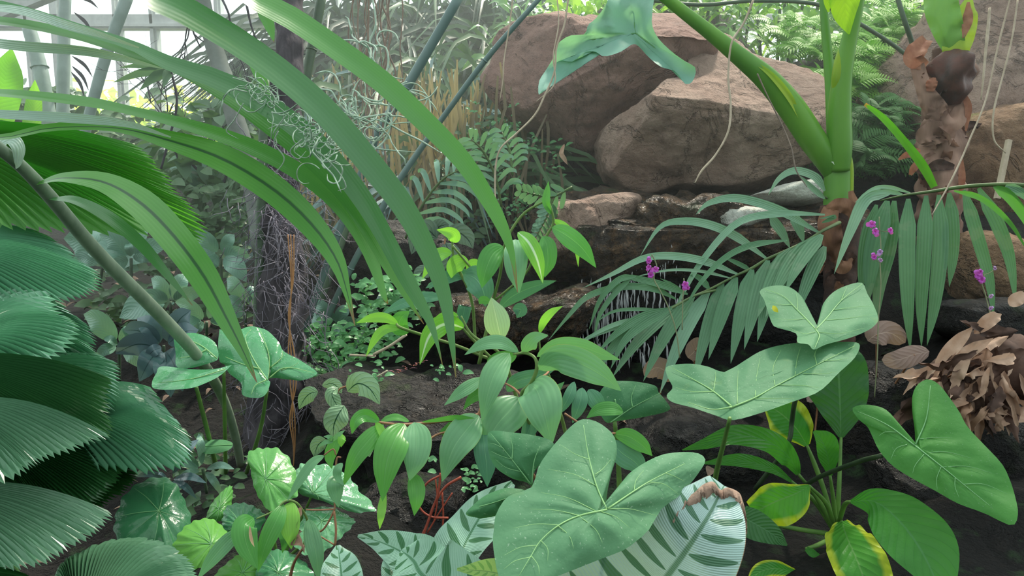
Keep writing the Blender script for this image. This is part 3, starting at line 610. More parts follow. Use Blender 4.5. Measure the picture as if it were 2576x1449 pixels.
# lobed leaf in front of the window
lp = thing('lobed_leaf_plant', P(400, 420, 3.6), 'pale grey-green lobed leaves silhouetted against the window', 'plant')
mb = MB()
for tip, w_ in (((283,208),22),((350,228),26),((410,222),24),((300,170),18),((440,190),18)):
    blade(mb, [(430,175,3.6),((430 + tip[0]) / 2,(170 + tip[1]) / 2 - 6,3.58),(tip[0],tip[1],3.55)], w_, 'lan', n=10, wave=.1)
mb.build('leaf', M_dull, lp); mb = MB(); ptube(mb, [(430,175,3.6),(445,260,3.6),(425,350,3.6),(405,425,3.6)], 3, 5); mb.build('stem', M_twig, lp)
t = thing('hanging_leaf', P(650, 30, 2.2), 'narrow bright green leaf glimpsed between the two longest blades near the top', 'leaf')
for pts in ([(650,20,2.2),(672,50,2.2),(690,108,2.2)], [(628,130,2.2),(652,185,2.2),(682,252,2.2)]):
    mb = MB(); blade(mb, pts, 30, 'ell', n=12, fold=.3); mb.build('leaf', M_strap, t)
t = thing('silhouette_leaflets', P(165, 240, 5.0), 'thin leaflets coloured as dark silhouettes on the upright grey cane by the window', 'leaf')  # backlit silhouette is put into the dark leaflet colour
for a_, b_ in (((190,-10),(248,22)),((185,30),(235,92)),((180,140),(234,196)),((180,165),(224,230)),((178,180),(213,248))):
    mb = MB(); blade(mb, [(a_[0],a_[1],4.9),((a_[0]+b_[0])/2+6,(a_[1]+b_[1])/2-4,4.9),(b_[0],b_[1],4.9)], 9, 'lan', n=9, m=3); mb.build('leaflet', M_twig, t)
# banana-like plants at far left
M_ban = leafmat('banana_leaf', (140, 200, 60), (110, 180, 60), rough=.4, trans=.5, lat=(26, 3, (170, 220, 90), .3), ns=2)
for i, (pts, w_, lb) in enumerate((([(-30,400,5.0),(-10,280,5.0),(15,190,4.95),(30,120,4.9)], 90, 'sunlit yellow-green broad leaf at the far left edge before the window'),
                       ([(70,420,5.0),(78,330,5.0),(86,250,5.0),(88,200,4.95)], 40, 'small upright bright green leaf left of the pale grey cane'))):
    t = thing('broad_leaf_plant', P(*pts[0]), lb, 'plant'); mb = MB(); blade(mb, pts, w_, 'ell', n=18, fold=.3); mb.build('leaf', M_ban, t)

# ---------------------------------------------------------------- air plants and hanging roots
M_air = plain('air_plant_strand', (196, 214, 196), (164, 190, 170), .7, 30, .2)
M_root = plain('hanging_root', (158, 140, 126), (120, 108, 100), .8, 20, .4)
M_rootp = plain('pale_root', (206, 190, 168), (176, 160, 138), .7, 20, .3)
def tangle(mb, cx, cy, sx_, sy_, d, n, rnd, L=90, r=1.8, curl=.55):
    for _ in range(n):
        x = rnd.gauss(cx, sx_); y = rnd.gauss(cy, sy_); a = rnd.uniform(0, 6.28); c = rnd.gauss(0, curl); q = []; dd = d + rnd.uniform(-.06, .05); l = L * rnd.uniform(.5, 1.5)
        for i in range(9):
            q.append((x, y, dd)); x += math.cos(a) * l / 8; y += math.sin(a) * l / 8; a += c + rnd.gauss(0, .25); dd += rnd.gauss(0, .008)
        ptube(mb, q, [r * rnd.uniform(.6, 1.1)] * 8 + [r * .3], 5, 26)
rnd = random.Random(21)
ap = thing('air_plant', P(760, 330, 1.25), 'tangled clump of pale curly air plant resting on the arching palm blades', 'air plant')
mb = MB()
for cx, cy in ((630,225),(665,250),(700,275),(740,300),(770,325),(800,345),(830,370),(770,370),(810,400),(840,330)): tangle(mb, cx, cy, 14, 12, 1.19, 7, rnd)
for q in ([(585,195),(640,215),(690,260),(740,300)],[(612,260),(590,300),(570,330),(600,350)],[(700,330),(690,360),(715,400),(690,440)],[(800,380),(850,430),(870,470),(850,480)],[(720,290),(690,330),(690,345)],[(760,350),(730,380),(750,400),(770,380)],
          [(820,300),(870,290),(920,300),(960,330)],[(700,260),(680,230),(640,200),(615,190)],[(640,235),(680,240),(720,240)]): ptube(mb, [(x, y, 1.17 + .01 * i) for i, (x, y) in enumerate(q)], [1.6] * (len(q) - 1) + [.5], 5, 20)
mb.build('strand', M_air, ap)
ap2 = thing('air_plant', P(950, 330, 2.0), 'second tangle of pale air plant among brown roots, between the two longest blades', 'air plant')
mb = MB()
for cx, cy in ((930,120),(920,250),(900,290),(940,300),(960,270),(930,330),(980,250)): tangle(mb, cx, cy, 22, 20, 2.0, 6, rnd, 110, 2.2, .35)
for q in ([(934,-20),(945,60),(930,110),(970,120),(975,170),(945,230)],[(960,300),(1010,330),(1060,355),(1110,385)],[(980,250),(965,330),(940,370),(1045,383)],[(900,240),(950,255),(975,240)],[(890,300),(950,290),(985,290),(970,350),(930,385),(880,410)]): ptube(mb, [(x, y, 1.98) for x, y in q], [2.6] * (len(q) - 1) + [1], 5, 26)
mb.build('strand', M_air, ap2)
def root(pts, d, r, mat, label, group=None):
    q = [(p[0], p[1], d) for p in pts]; mb = MB(); ptube(mb, q, [r] * (len(q) - 1) + [r * .5], 6, len(q) * 7, wob=.3)
    return tag(mb.build('hanging_root', mat, loc=P(*q[0])), label, 'root', group)
rw = lambda x0, y0, y1, s, n=6: [(x0 + (rnd.gauss(0, s) if i else 0), y0 + (y1 - y0) * i / n) for i in range(n + 1)]
rd = random.Random(9)
for k in range(16):
    x = rnd.uniform(880, 1010); root(rw(x, -25, rnd.uniform(200, 560), 9, 7), 2.3 + rnd.uniform(-.1, .3), rnd.uniform(1.2, 2.6), M_root, 'thin brown hanging root in the curtain above the pale air plant', 'curtain of brown roots hanging above the air plant')
root([(1292,-20),(1282,60),(1268,150),(1265,200),(1258,250)], 2.6, 1.9, M_rootp, 'short pale root hanging in front of the left end of the pinkish boulder')
root([(1432,-20),(1420,60),(1400,120),(1395,180),(1370,240),(1345,290),(1300,335),(1262,370),(1248,410),(1245,480),(1250,560)], 2.4, 2.3, M_rootp, 'long pale root trailing across the pinkish boulder down behind the blade')
root([(1400,-20),(1405,60),(1392,140),(1395,210),(1350,255)], 2.4, 1.6, M_rootp, 'thin forked root hanging left of the wavy blue-green leaf')
root([(1895,0),(1870,60),(1840,110),(1832,190),(1838,260),(1832,330),(1800,390),(1765,430),(1748,460)], 2.5, 2.6, M_rootp, 'pale root ending in mid air before the shaded face of the tan boulder')
root([(1905,185),(1930,240),(1965,310),(1990,370),(2003,428),(2030,470)], 2.9, 1.7, M_root, 'thin root running down the tan boulder under the slanting green stalk')
root([(2545,-20),(2510,120),(2480,250),(2440,350),(2395,450),(2345,540)], 2.3, 2.2, M_rootp, 'long grey root slanting down in front of the right rock to the palm leaflets')
root([(2560,0),(2545,100),(2520,200),(2500,280),(2500,350),(2530,385)], 2.9, 2.2, M_rootp, 'pale root ending beside the wooden stake at the right')
root([(2490,20),(2480,130),(2468,250)], 3.1, 3.6, M_rootp, 'straight straw coloured dry stem right of the dead papery trunk')
M_oroot = plain('orange_root', (196, 142, 92), (160, 116, 84), .7, 20, .3)
for k, dx in enumerate((0, 8, -7)):
    root([(731 + dx,590),(735 + dx * .4,700),(728 - dx * .3,800),(733 + dx,900),(738 - dx,960),(735 + dx * .8,1050),(740 + dx * .3,1120),(738,1180)], 2.62, 1.6, M_oroot, 'thin orange root in the strand hanging in front of the fibrous trunk', 'orange roots hanging before the fibrous trunk')
st = MB(); ptube(st, [(2538,352,3.0),(2520,440,3.0),(2508,500,3.0)], [8,8,8], 4, wob=0); tag(st.build('wooden_stake', M_rootp, loc=P(2508,500,3.0), smooth=False), 'pale wooden stake leaning at the right edge above the palm leaflets', 'stake')
# ---------------------------------------------------------------- arrowhead-leaved aroids
def cv(pts, x0, y0, s=2.898): return [(x0 + a / s, y0 + b / s) for a, b in pts]
M_arum = leafmat('aroid_leaf', (92, 142, 104), (106, 154, 112), rough=.62, spec=.25, trans=.18, ns=3, dust=(170, 196, 170), blotch=((124, 158, 104), .58, 5, .5), bumpst=.5)
M_arumd = leafmat('aroid_leaf_deep', (68, 124, 84), (82, 140, 92), spec=.3, rough=.6, trans=.2, ns=3, dust=(150, 180, 150), bumpst=.5)
M_arumg = leafmat('aroid_leaf_green', (62, 128, 64), (78, 144, 66), spec=.3, rough=.6, trans=.3, ns=3, dust=(120, 160, 120), bumpst=.4)
M_arumw = leafmat('aroid_leaf_wet', (84, 160, 110), (104, 178, 124), rough=.18, trans=.2, ns=4, spec=.8, bumpst=.5, dust=(220, 235, 230))
M_vein = leafmat('leaf_vein', (150, 196, 128), (158, 204, 138), rough=.45, trans=.1)
M_veind = leafmat('leaf_vein_dim', (112, 168, 112), (120, 176, 118), rough=.45, trans=.1)
M_stem = plain('aroid_stalk', (112, 152, 76), (92, 132, 66), .45, 14, .2)
M_stemd = plain('aroid_stalk_dark', (66, 84, 58), (48, 64, 46), .5, 14, .2)
def stalk(parent, pts, r, mat, name='leaf_stalk', seg=8):
    mb = MB(); ptube(mb, pts, r, seg); return mb.build(name, mat, parent)
# biggest leaf, bottom centre
a1 = thing('arrowhead_plant', P(1500, 1600, 1.6), 'arrowhead plant whose biggest heart-shaped leaf fills the bottom centre', 'plant')
o = cv([(1935,965),(1930,870),(1965,700),(2005,560),(1990,440),(1930,370),(1850,320),(1760,305),(1690,340),(1600,430),(1500,550),(1430,660),(1385,800),(1250,850),(1180,900),(1120,1010),(1108,1110),(1100,1200),(1115,1320),(1140,1440),(1210,1540),(1400,1530),(1560,1455),(1700,1400),(1900,1320),(2050,1262),(2140,1200),(2240,1110),(2330,960),(2440,880),(2530,790),(2620,670),(2650,600),(2600,555),(2492,545),(2350,560),(2230,610),(2120,680),(2060,740),(2010,830),(1970,900),(1948,950)], 860, 949)
v = [cv(q, 860, 949) for q in ([(1932,965),(1730,1010),(1580,1080),(1450,1190),(1380,1300),(1290,1450)],[(1930,960),(1860,800),(1800,580),(1762,350)],[(1940,958),(2130,830),(2260,750),(2500,630)],
   [(1850,975),(1650,880),(1450,840)],[(1730,1008),(1560,970),(1370,960)],[(1580,1078),(1420,1070),(1250,1100)],[(1730,1012),(1850,1110),(1900,1210)],[(1890,980),(2000,1020),(2100,1100)],[(1580,1085),(1660,1160),(1690,1250)],
   [(1850,790),(1700,710),(1500,670)],[(1805,600),(1700,560),(1590,490)],[(1845,710),(1900,670),(1960,600)],[(1450,1190),(1500,1250),(1500,1340)],[(2240,765),(2350,780),(2450,850)],[(2130,830),(2145,750),(2200,680)],[(1430,1225),(1300,1240),(1180,1300)],[(1380,1300),(1430,1370),(1440,1440)],[(1950,960),(2100,960),(2300,1010)],[(1380,1310),(1260,1340),(1180,1400)],[(2360,700),(2420,720),(2500,760)])]
broad_leaf('leaf', a1, o, (860 + 1860 / 2.898, 949 + 985 / 2.898), (1.12, .00012, -.00055, .03), M_arum, M_vein, v, .008, 2.6, label='largest heart-shaped leaf, dusty grey-green with pale veins')
stalk(a1, [(1522,1285,1.14),(1530,1360,1.25),(1520,1480,1.4),(1500,1600,1.6)], [4,5,6,7], M_stem)
o = cv([(1388,800),(1400,700),(1470,600),(1545,500),(1500,450),(1380,420),(1250,403),(1085,393),(1062,470),(1080,580),(1125,660),(1190,710),(1260,745),(1340,765)], 860, 949)
broad_leaf('leaf', a1, o, cv([(1290,600)], 860, 949)[0], (1.3, 0, -.0003, .02), M_arumd, M_veind, [cv(q, 860, 949) for q in ([(1385,790),(1240,600),(1085,410)],[(1387,790),(1400,620),(1445,500)],[(1240,600),(1245,520),(1230,440)],[(1310,690),(1200,660),(1120,600)],[(1240,600),(1150,570),(1090,540)],[(1180,520),(1120,490),(1080,480)])], .006, 2)
stalk(a1, [(1338,1222,1.3),(1400,1330,1.4),(1480,1480,1.5),(1500,1600,1.6)], [3,4,5,6], M_stem)
o = cv([(1010,1030),(905,1000),(960,930),(1050,860),(1180,810),(1280,812),(1330,830),(1230,880),(1150,950),(1120,1010)], 860, 949)
broad_leaf('leaf', a1, o, cv([(1110,920)], 860, 949)[0], (1.36, 0, -.0003, .02), M_arumd, M_veind, [cv([(1000,945),(1120,910),(1290,850)], 860, 949)], .005, 2)
stalk(a1, [(1300,1243,1.37),(1400,1400,1.45),(1500,1600,1.6)], [3,4,5], M_stem)
# right pair of long leaves
a2 = thing('arrowhead_plant', P(1790, 1290, 2.2), 'arrowhead plant with two leaves stacked one above the other, right of centre', 'plant')
o = [(1822,936),(1850,922),(1878,904),(1912,884),(1955,870),(2010,862),(2080,862),(2140,860),(2163,868),(2150,900),(2110,938),(2060,985),(1990,1012),(1910,1040),(1842,1057),(1800,1045),(1740,1025),(1692,1012),(1677,995),(1692,975),(1680,950),(1675,925),(1700,917),(1740,915),(1780,922),(1805,932)]
v = [[(1842,1024),(1900,1000),(1950,972),(2050,920),(2150,870)],[(1840,1022),(1795,985),(1745,955),(1690,925)],[(1842,1024),(1790,1030),(1730,1012)],[(1855,1015),(1855,970),(1857,932)],[(1900,1000),(1903,950),(1912,900)],[(1950,972),(1945,925),(1965,880)],[(2000,945),(2005,905),(2015,870)],[(2055,918),(2050,890),(2062,868)],[(1900,1003),(1955,1002),(2000,1003)],[(1960,968),(2020,970),(2060,975)],[(2020,940),(2070,940),(2105,935)],[(2070,908),(2110,905),(2135,900)],[(1795,985),(1800,950),(1800,935)],[(1795,985),(1740,985),(1700,975)]]
broad_leaf('leaf', a2, o, (1852, 985), (1.85, -.0003, -.0016, .02), M_arum, M_vein, v, .01, 2.4, ripple=.012, label='lower longer leaf with strong pale veins')
stalk(a2, [(1836,1052,1.75),(1822,1110,1.85),(1800,1200,2.0),(1790,1290,2.2)], [5,6,7,8], M_stem)
o = cv([(975,1000),(1005,900),(1030,820),(1100,740),(1200,690),(1310,670),(1350,750),(1390,820),(1430,930),(1400,985),(1330,1030),(1200,1080),(1050,1120),(960,1158),(920,1120),(840,1105),(830,1040),(700,1000),(660,975),(630,900),(600,800),(565,735),(620,700),(720,690),(800,710),(870,770),(915,850),(945,950)], 1716, 480)
v = [cv(q, 1716, 480) for q in ([(975,1010),(1060,920),(1160,800),(1310,680)],[(972,1008),(900,930),(840,870),(740,770),(600,715)],[(975,1012),(1000,1060),(965,1150)],[(1100,870),(1230,850),(1370,840)],[(1160,800),(1180,750),(1200,700)],[(1040,945),(1200,930),(1390,900)],[(900,930),(800,940),(680,930)],[(840,870),(840,800),(830,740)],[(800,830),(720,830),(620,800)],[(985,1030),(1150,1040),(1330,1000)],[(970,1030),(880,1040),(760,990)])]
broad_leaf('leaf', a2, o, cv([(985,985)], 1716, 480)[0], (2.0, .0002, -.0022, .03), M_arum, M_vein, v, .01, 2.0, ripple=.014, label='upper butterfly-shaped leaf with a small yellow patch')
mb = MB(); blade(mb, [(1944,768,1.975),(1950,778,1.97),(1958,786,1.97)], 12, 'ell', n=6, m=3); mb.build('yellow_patch', plain('yellow_patch', (226, 214, 60), (200, 220, 70), .6), a2)
stalk(a2, [(2052,826,1.99),(2030,920,2.1),(2000,1010,2.15),(1992,1060,2.2),(1978,1125,2.2),(1900,1230,2.3)], [4,5,6,6,6,6], M_stemd)
# far right leaf
a3 = thing('arrowhead_plant', P(1985, 1290, 2.25), 'arrowhead plant with one big deep green leaf leaning out at the right', 'plant')
o = cv([(1700,488),(1640,470),(1600,400),(1540,290),(1460,222),(1330,200),(1240,228),(1290,310),(1350,360),(1390,440),(1440,540),(1540,650),(1700,750),(1850,830),(2010,920),(2200,990),(2400,1080),(2448,1000),(2430,880),(2390,750),(2330,630),(2200,490),(2080,360),(2020,250),(1950,150),(1880,60),(1800,15),(1720,50),(1680,130),(1678,250),(1695,380)], 1716, 949)
v = [cv(q, 1716, 949) for q in ([(1700,500),(1890,650),(2050,780),(2260,950)],[(1698,500),(1530,370),(1400,300),(1280,250)],[(1702,490),(1780,300),(1810,60)],[(1890,650),(1855,740),(1860,820)],[(1765,560),(1700,640),(1680,700)],[(1780,550),(1930,545),(2110,590)],[(1900,655),(2080,650),(2260,700)],[(1730,450),(1850,440),(1970,440)],[(1560,400),(1480,400),(1430,430)],[(1640,490),(1560,520),(1520,600)],[(2050,780),(2200,780),(2370,850)],[(1990,730),(1990,800),(2020,880)])]
broad_leaf('leaf', a3, o, cv([(1740,520)], 1716, 949)[0], (1.75, -.0003, -.0006, .02), M_arumg, M_veind, v, .008, 2.2)
stalk(a3, [(2218,1146,1.8),(2150,1165,1.95),(2034,1216,2.15),(1985,1290,2.25)], [6,6,6,7], M_stemd)
# cut leaf behind the oval leaves
a4 = thing('arrowhead_plant', P(1560, 1290, 2.1), 'arrowhead leaf half hidden behind the oval-leaved shrub at the centre', 'plant')
o = cv([(1990,25),(2130,30),(2280,60),(2310,110),(2360,170),(2385,240),(2200,290),(2000,320),(1930,330),(1880,260),(1860,180),(1900,80)], 860, 949)
broad_leaf('leaf', a4, o, cv([(2080,190)], 860, 949)[0], (2.0, 0, -.0004, .02), M_arumd, M_veind, [cv(q, 860, 949) for q in ([(1960,330),(2120,220),(2330,110)],[(1990,160),(2010,230),(2040,260)],[(2120,220),(2110,150),(2140,60)])], .006, 2)
stalk(a4, [(1546,1060,2.0),(1555,1150,2.05),(1560,1290,2.1)], [5,6,7], M_stem)
# wet plant on the left
a5 = thing('arrowhead_plant', P(560, 1190, 2.35), 'arrowhead plant with wet shiny leaves standing before the fibrous trunk', 'plant')
o = cv([(1960,1368),(1940,1330),(1900,1260),(1870,1150),(1880,1080),(1860,1000),(1870,994),(1950,1020),(2030,1100),(2060,1160),(2110,1195),(2180,1230),(2305,1315),(2290,1350),(2200,1382),(2100,1375),(2010,1365)], 0, 480)
broad_leaf('leaf', a5, o, cv([(1985,1290)], 0, 480)[0], (2.2, .0002, -.0008, .02), M_arumw, M_vein, [cv(q, 0, 480) for q in ([(1955,1370),(2080,1290),(2290,1325)],[(1955,1368),(1960,1200),(1900,1020)],[(1970,1290),(2050,1220),(2060,1170)],[(2050,1310),(2150,1270),(2180,1240)])], .009, 2, label='right leaf with a red-edged lobe')
o = cv([(1600,1010),(1660,1020),(1700,1045),(1780,1000),(1862,992),(1900,1080),(1925,1150),(1960,1250),(1955,1370),(1970,1400),(1940,1480),(1880,1510),(1770,1490),(1755,1400),(1670,1330),(1640,1270),(1600,1240),(1590,1120)], 0, 480)
broad_leaf('leaf', a5, o, cv([(1800,1270)], 0, 480)[0], (2.12, 0, -.0009, .02), M_arumw, M_vein, [cv(q, 0, 480) for q in ([(1950,1380),(1850,1230),(1790,1080),(1830,1010)],[(1900,1300),(1760,1260),(1640,1210)],[(1940,1380),(1860,1420),(1830,1490)])], .009, 2)
o = cv([(1590,1225),(1560,1245),(1400,1290),(1290,1282),(1280,1180),(1268,1060),(1330,1045),(1410,1036),(1500,1060),(1570,1110),(1592,1180)], 0, 480)
broad_leaf('leaf', a5, o, cv([(1440,1170)], 0, 480)[0], (2.1, 0, -.0009, .02), M_arumw, M_vein, [cv(q, 0, 480) for q in ([(1580,1220),(1470,1130),(1320,1060)],[(1500,1160),(1420,1200),(1300,1220)])], .008, 2)
o = cv([(1690,1270),(1550,1300),(1390,1300),(1180,1280),(1140,1330),(1110,1390),(1120,1440),(1230,1450),(1380,1440),(1480,1410),(1600,1350)], 0, 480)
broad_leaf('leaf', a5, o, cv([(1350,1360)], 0, 480)[0], (2.0, 0, -.002, .02), M_arumw, M_vein, [cv([(1640,1300),(1400,1370),(1150,1400)], 0, 480)], .009, 1.8, label='lowest leaf, glittering with sun on water drops')
stalk(a5, [(494,975,2.05),(518,1070,2.15),(545,1180,2.3)], [5,6,6], M_stem); stalk(a5, [(672,980,2.15),(655,1080,2.25),(620,1190,2.35)], [4,5,5], M_stem); stalk(a5, [(563,930,2.1),(565,1050,2.2),(568,1190,2.35)], [4,5,5], M_stem)
o = [(490,1120),(520,1108),(560,1106),(585,1115),(575,1132),(530,1142),(500,1136)]
broad_leaf('leaf', a5, o, (535,1123), (2.15, 0, -.002, .01), M_arumd, M_veind, [[(585,1118),(530,1122),(495,1122)]], .004, 1.4)

# ---------------------------------------------------------------- striped prayer plants along the bottom
M_cal = leafmat('calathea_leaf', (176, 206, 200), (164, 198, 190), rib=(104, 144, 118), ribw=.03, stripe=(10, 1.1, (84, 128, 100)), rough=.36, trans=.12, ns=2, edge=((150, 124, 96), .99, .08))
M_cal2 = leafmat('calathea_leaf_small', (148, 190, 166), (160, 200, 180), rib=(84, 138, 100), ribw=.03, stripe=(6.5, .8, (68, 122, 80)), rough=.32, trans=.15, ns=2)
M_cal3 = leafmat('calathea_underside', (150, 190, 110), (170, 200, 120), rib=(120, 160, 96), ribw=.03, stripe=(14, .9, (120, 168, 90)), rough=.4, trans=.4, ns=2)
M_dry = plain('dry_leaf_edge', (176, 150, 132), (132, 104, 88), .9, 20, .6)
c1 = thing('prayer_plant', P(1680, 1640, 1.5), 'prayer plant with one huge pale barred leaf whose tip is shrivelled and brown', 'plant')
mb = MB(); blade(mb, [(1600,1620,1.25),(1650,1500,1.22),(1682,1448,1.2),(1718,1398,1.19),(1761,1332,1.18),(1790,1284,1.19),(1812,1240,1.21),(1822,1222,1.22)], [(60,260),(110,225),(128,200),(132,176),(118,125),(90,92),(48,58),(34,42)], n=60, m=24, fold=.22, cup=.08); cl = mb.build('leaf', M_cal, c1); cl['label'] = 'huge pale leaf with dark bars'
mb = MB(); rim = [(1690,1295,1.2),(1712,1262,1.2),(1745,1240,1.2),(1770,1218,1.205),(1795,1212,1.21),(1812,1232,1.21),(1830,1226,1.21),(1858,1238,1.205),(1868,1258,1.2),(1876,1290,1.2),(1878,1320,1.2)]
rr = smooth_pts(rim, 60); rows = [[], [], []]
for i, a in enumerate(rr):
    wv = 1.5 + 1.6 * noise.noise(Vector((i * .7, 3, 0))); k0 = P(*a); k1 = P(a[0] + 2, a[1] + 12 * wv, a[2] - .012 - .008 * noise.noise(Vector((i * .9, 1, 0)))); k2 = P(a[0] + (8 if i < 40 else -14), a[1] + 22 * wv, a[2] - .004); rows[0].append(k0); rows[1].append(k1); rows[2].append(k2)
mb.grid(rows); mb.build('dried_rim', M_dry, cl)
c2 = thing('prayer_plant', P(1200, 1640, 1.6), 'prayer plant with several smaller dark-barred leaves along the bottom, under the red roots', 'plant')
for pts, w_, m_, fd, lb in (
  ([(1130,1500,1.42),(1158,1400,1.45),(1190,1330,1.5),(1230,1270,1.55),(1290,1215,1.6)], [(30,60),(42,80),(58,60),(60,40),(8,8)], M_cal2, .2, 'upright barred leaf folded behind the biggest heart-shaped leaf'),
  ([(1120,1560,1.35),(1075,1440,1.38),(1020,1395,1.42),(960,1365,1.46),(900,1348,1.5)], [(60,70),(74,80),(56,50),(30,26),(3,3)], M_cal2, .25, None),
  ([(1240,1530,1.3),(1080,1460,1.32),(1040,1410,1.34),(1010,1385,1.36)], [(80,60),(110,110),(70,100),(6,10)], M_cal2, .2, None),
  ([(1030,1520,1.4),(1000,1440,1.42),(1000,1400,1.45),(985,1352,1.5)], [(90,40),(70,40),(50,30),(5,5)], M_cal2, .2, None),
  ([(870,1560,1.3),(862,1480,1.31),(856,1420,1.33),(850,1372,1.36)], [(52,52),(54,54),(44,44),(5,5)], M_cal2, .3, 'glossy upright oval leaf left of the others, dewy'),
  ([(1420,1560,1.15),(1330,1470,1.17),(1240,1440,1.2),(1150,1432,1.24)], [(40,40),(44,36),(34,24),(3,3)], M_cal3, .2, 'yellowish underside of a leaf'),
  ([(1560,1600,1.3),(1600,1500,1.3),(1620,1420,1.31),(1640,1350,1.32)], [(60,50),(70,60),(60,60),(10,10)], M_cal3, .15, None)):
    mb = MB(); blade(mb, pts, w_, n=36, m=14, fold=fd, cup=.1, wave=.06); l_ = mb.build('leaf', m_, c2)
    if lb: l_['label'] = lb
    stalk(c2, [pts[0], ((pts[0][0] + 1200) / 2, 1600, pts[0][2] + .05), (1200,1640,1.6)], [4,5,6], M_stem)

# ---------------------------------------------------------------- rosette with yellow margins, lower right
M_ros = leafmat('rosette_leaf', (66, 140, 58), (84, 158, 62), rib=(84, 150, 84), ribw=.02, lat=(12, 3, (48, 110, 56), .35), rough=.4, trans=.3, ns=3, bumpst=.5)
M_rosy = leafmat('rosette_leaf_yellowing', (70, 150, 60), (96, 176, 60), rib=(110, 170, 90), ribw=.02, lat=(12, 3, (54, 120, 56), .3), edge=((196, 214, 60), .62, .7), rough=.42, trans=.35, ns=4, bumpst=.5, blotch=((128, 96, 64), .74, 5, .7))
M_rosd = leafmat('rosette_leaf_dark', (60, 112, 66), (72, 126, 72), rib=(90, 140, 96), ribw=.02, lat=(12, 3, (44, 92, 56), .4), rough=.45, trans=.25, ns=3, bumpst=.6)
rp = thing('rosette_plant', P(2104, 1345, 2.25), 'leafy rosette in the lower right with yellow-edged broad leaves fanning from one crown', 'plant')
for pts, w_, m_, wv, st in (
  ([(2140,1262,2.0),(2200,1262,1.93),(2262,1310,1.85),(2320,1390,1.78),(2372,1500,1.72)], [(4,4),(44,34),(72,72),(66,86),(10,30)], M_ros, .03, [(2104,1345,2.25),(2112,1310,2.2),(2125,1270,2.05),(2140,1262,2.0)]),
  ([(2118,1312,2.15),(2130,1350,2.05),(2160,1420,1.95),(2195,1520,1.88)], [(14,14),(52,48),(62,70),(46,60)], M_rosy, .12, [(2104,1345,2.25),(2108,1325,2.2),(2118,1312,2.15)]),
  ([(2116,1100,2.25),(2114,1040,2.25),(2112,980,2.25),(2108,900,2.25),(2105,860,2.25)], [(6,6),(50,46),(66,78),(60,84),(10,20)], M_rosd, .14, [(2104,1345,2.25),(2110,1240,2.22),(2116,1100,2.25)]),
  ([(2030,1120,2.25),(2005,1080,2.25),(1970,1045,2.27),(1925,1015,2.3)], [(8,8),(44,42),(52,48),(8,8)], M_rosy, .1, [(2104,1345,2.25),(2075,1240,2.25),(2050,1170,2.25),(2030,1120,2.25)]),
  ([(2088,1196,2.15),(2082,1150,2.13),(2068,1110,2.12),(2048,1084,2.12)], [(5,5),(26,22),(34,16),(4,4)], M_ros, .08, [(2104,1345,2.25),(2098,1270,2.2),(2088,1196,2.15)]),
  ([(2008,1192,2.15),(1985,1150,2.1),(1935,1112,2.05),(1850,1095,2.0),(1770,1118,1.98),(1716,1132,1.98)], [(6,6),(22,26),(30,26),(26,24),(13,12),(1,1)], M_ros, .2, [(2104,1345,2.25),(2060,1260,2.2),(2008,1192,2.15)]),
  ([(1990,1210,2.2),(1940,1178,2.17),(1860,1158,2.14),(1772,1165,2.12)], [(4,4),(13,12),(17,16),(3,3)], M_ros, .15, [(2104,1345,2.25),(2050,1262,2.22),(1990,1210,2.2)]),
  ([(2036,1222,1.95),(2000,1242,1.95),(1950,1262,1.97),(1895,1290,2.0)], [(4,4),(26,50),(46,62),(30,34)], M_rosy, .14, [(2104,1345,2.25),(2080,1270,2.1),(2036,1222,1.95)]),
  ([(1865,1300,1.95),(1900,1318,1.93),(1945,1345,1.92),(1980,1372,1.92)], [(30,30),(40,34),(26,24),(2,2)], M_rosd, .05, [(2104,1345,2.25),(2000,1330,2.1),(1865,1300,1.95)]),
  ([(2000,1440,2.05),(1950,1430,2.0),(1910,1440,1.98),(1880,1470,1.96)], [(8,8),(20,22),(20,20),(3,3)], M_rosy, .1, [(2104,1345,2.25),(2090,1400,2.2),(2000,1440,2.05)]),
  ([(2200,1400,2.2),(2240,1430,2.15),(2290,1480,2.1)], [(14,14),(36,30),(40,40)], M_ros, .05, [(2104,1345,2.25),(2150,1370,2.2),(2200,1400,2.2)]),
  ([(2028,1380,2.1),(2045,1392,2.08),(2062,1395,2.08)], [(6,6),(10,10),(1,1)], M_ros, .05, [(2104,1345,2.25),(2060,1370,2.15),(2028,1380,2.1)])):
    mb = MB(); blade(mb, pts, w_, n=34, m=12, fold=.16, wave=wv, wn=9, cup=.06); mb.build('leaf', m_, rp); stalk(rp, st, [6] * (len(st) - 1) + [3.5], M_stem)

# ---------------------------------------------------------------- oval-leaved ginger-like shrub in the centre
M_oval = leafmat('oval_leaf', (106, 162, 116), (120, 176, 126), par=(7, .1), rib=(132, 184, 132), ribw=.012, edge=((146, 176, 96), .97, .06), rough=.36, trans=.22, ns=4, spec=.5, bumpst=.1)
M_ovalb = leafmat('oval_leaf_bright', (132, 196, 84), (150, 212, 96), par=(7, .1), rib=(150, 210, 110), ribw=.015, rough=.34, trans=.4, ns=4, bumpst=.1)
M_ovalg = leafmat('oval_leaf_green', (86, 156, 78), (104, 174, 86), par=(7, .12), rib=(116, 180, 104), ribw=.015, rough=.3, trans=.3, ns=4, bumpst=.1)
M_ovalp = leafmat('oval_leaf_pale_underside', (186, 216, 184), (170, 204, 170), par=(9, .2), rib=(206, 230, 200), ribw=.02, rough=.5, trans=.25, ns=4, bumpst=.1)
M_ovals = leafmat('oval_leaf_streaked', (120, 190, 74), (140, 206, 84), par=(7, .15), rib=(214, 240, 208), ribw=.09, rough=.28, trans=.35, ns=4, bumpst=.1)
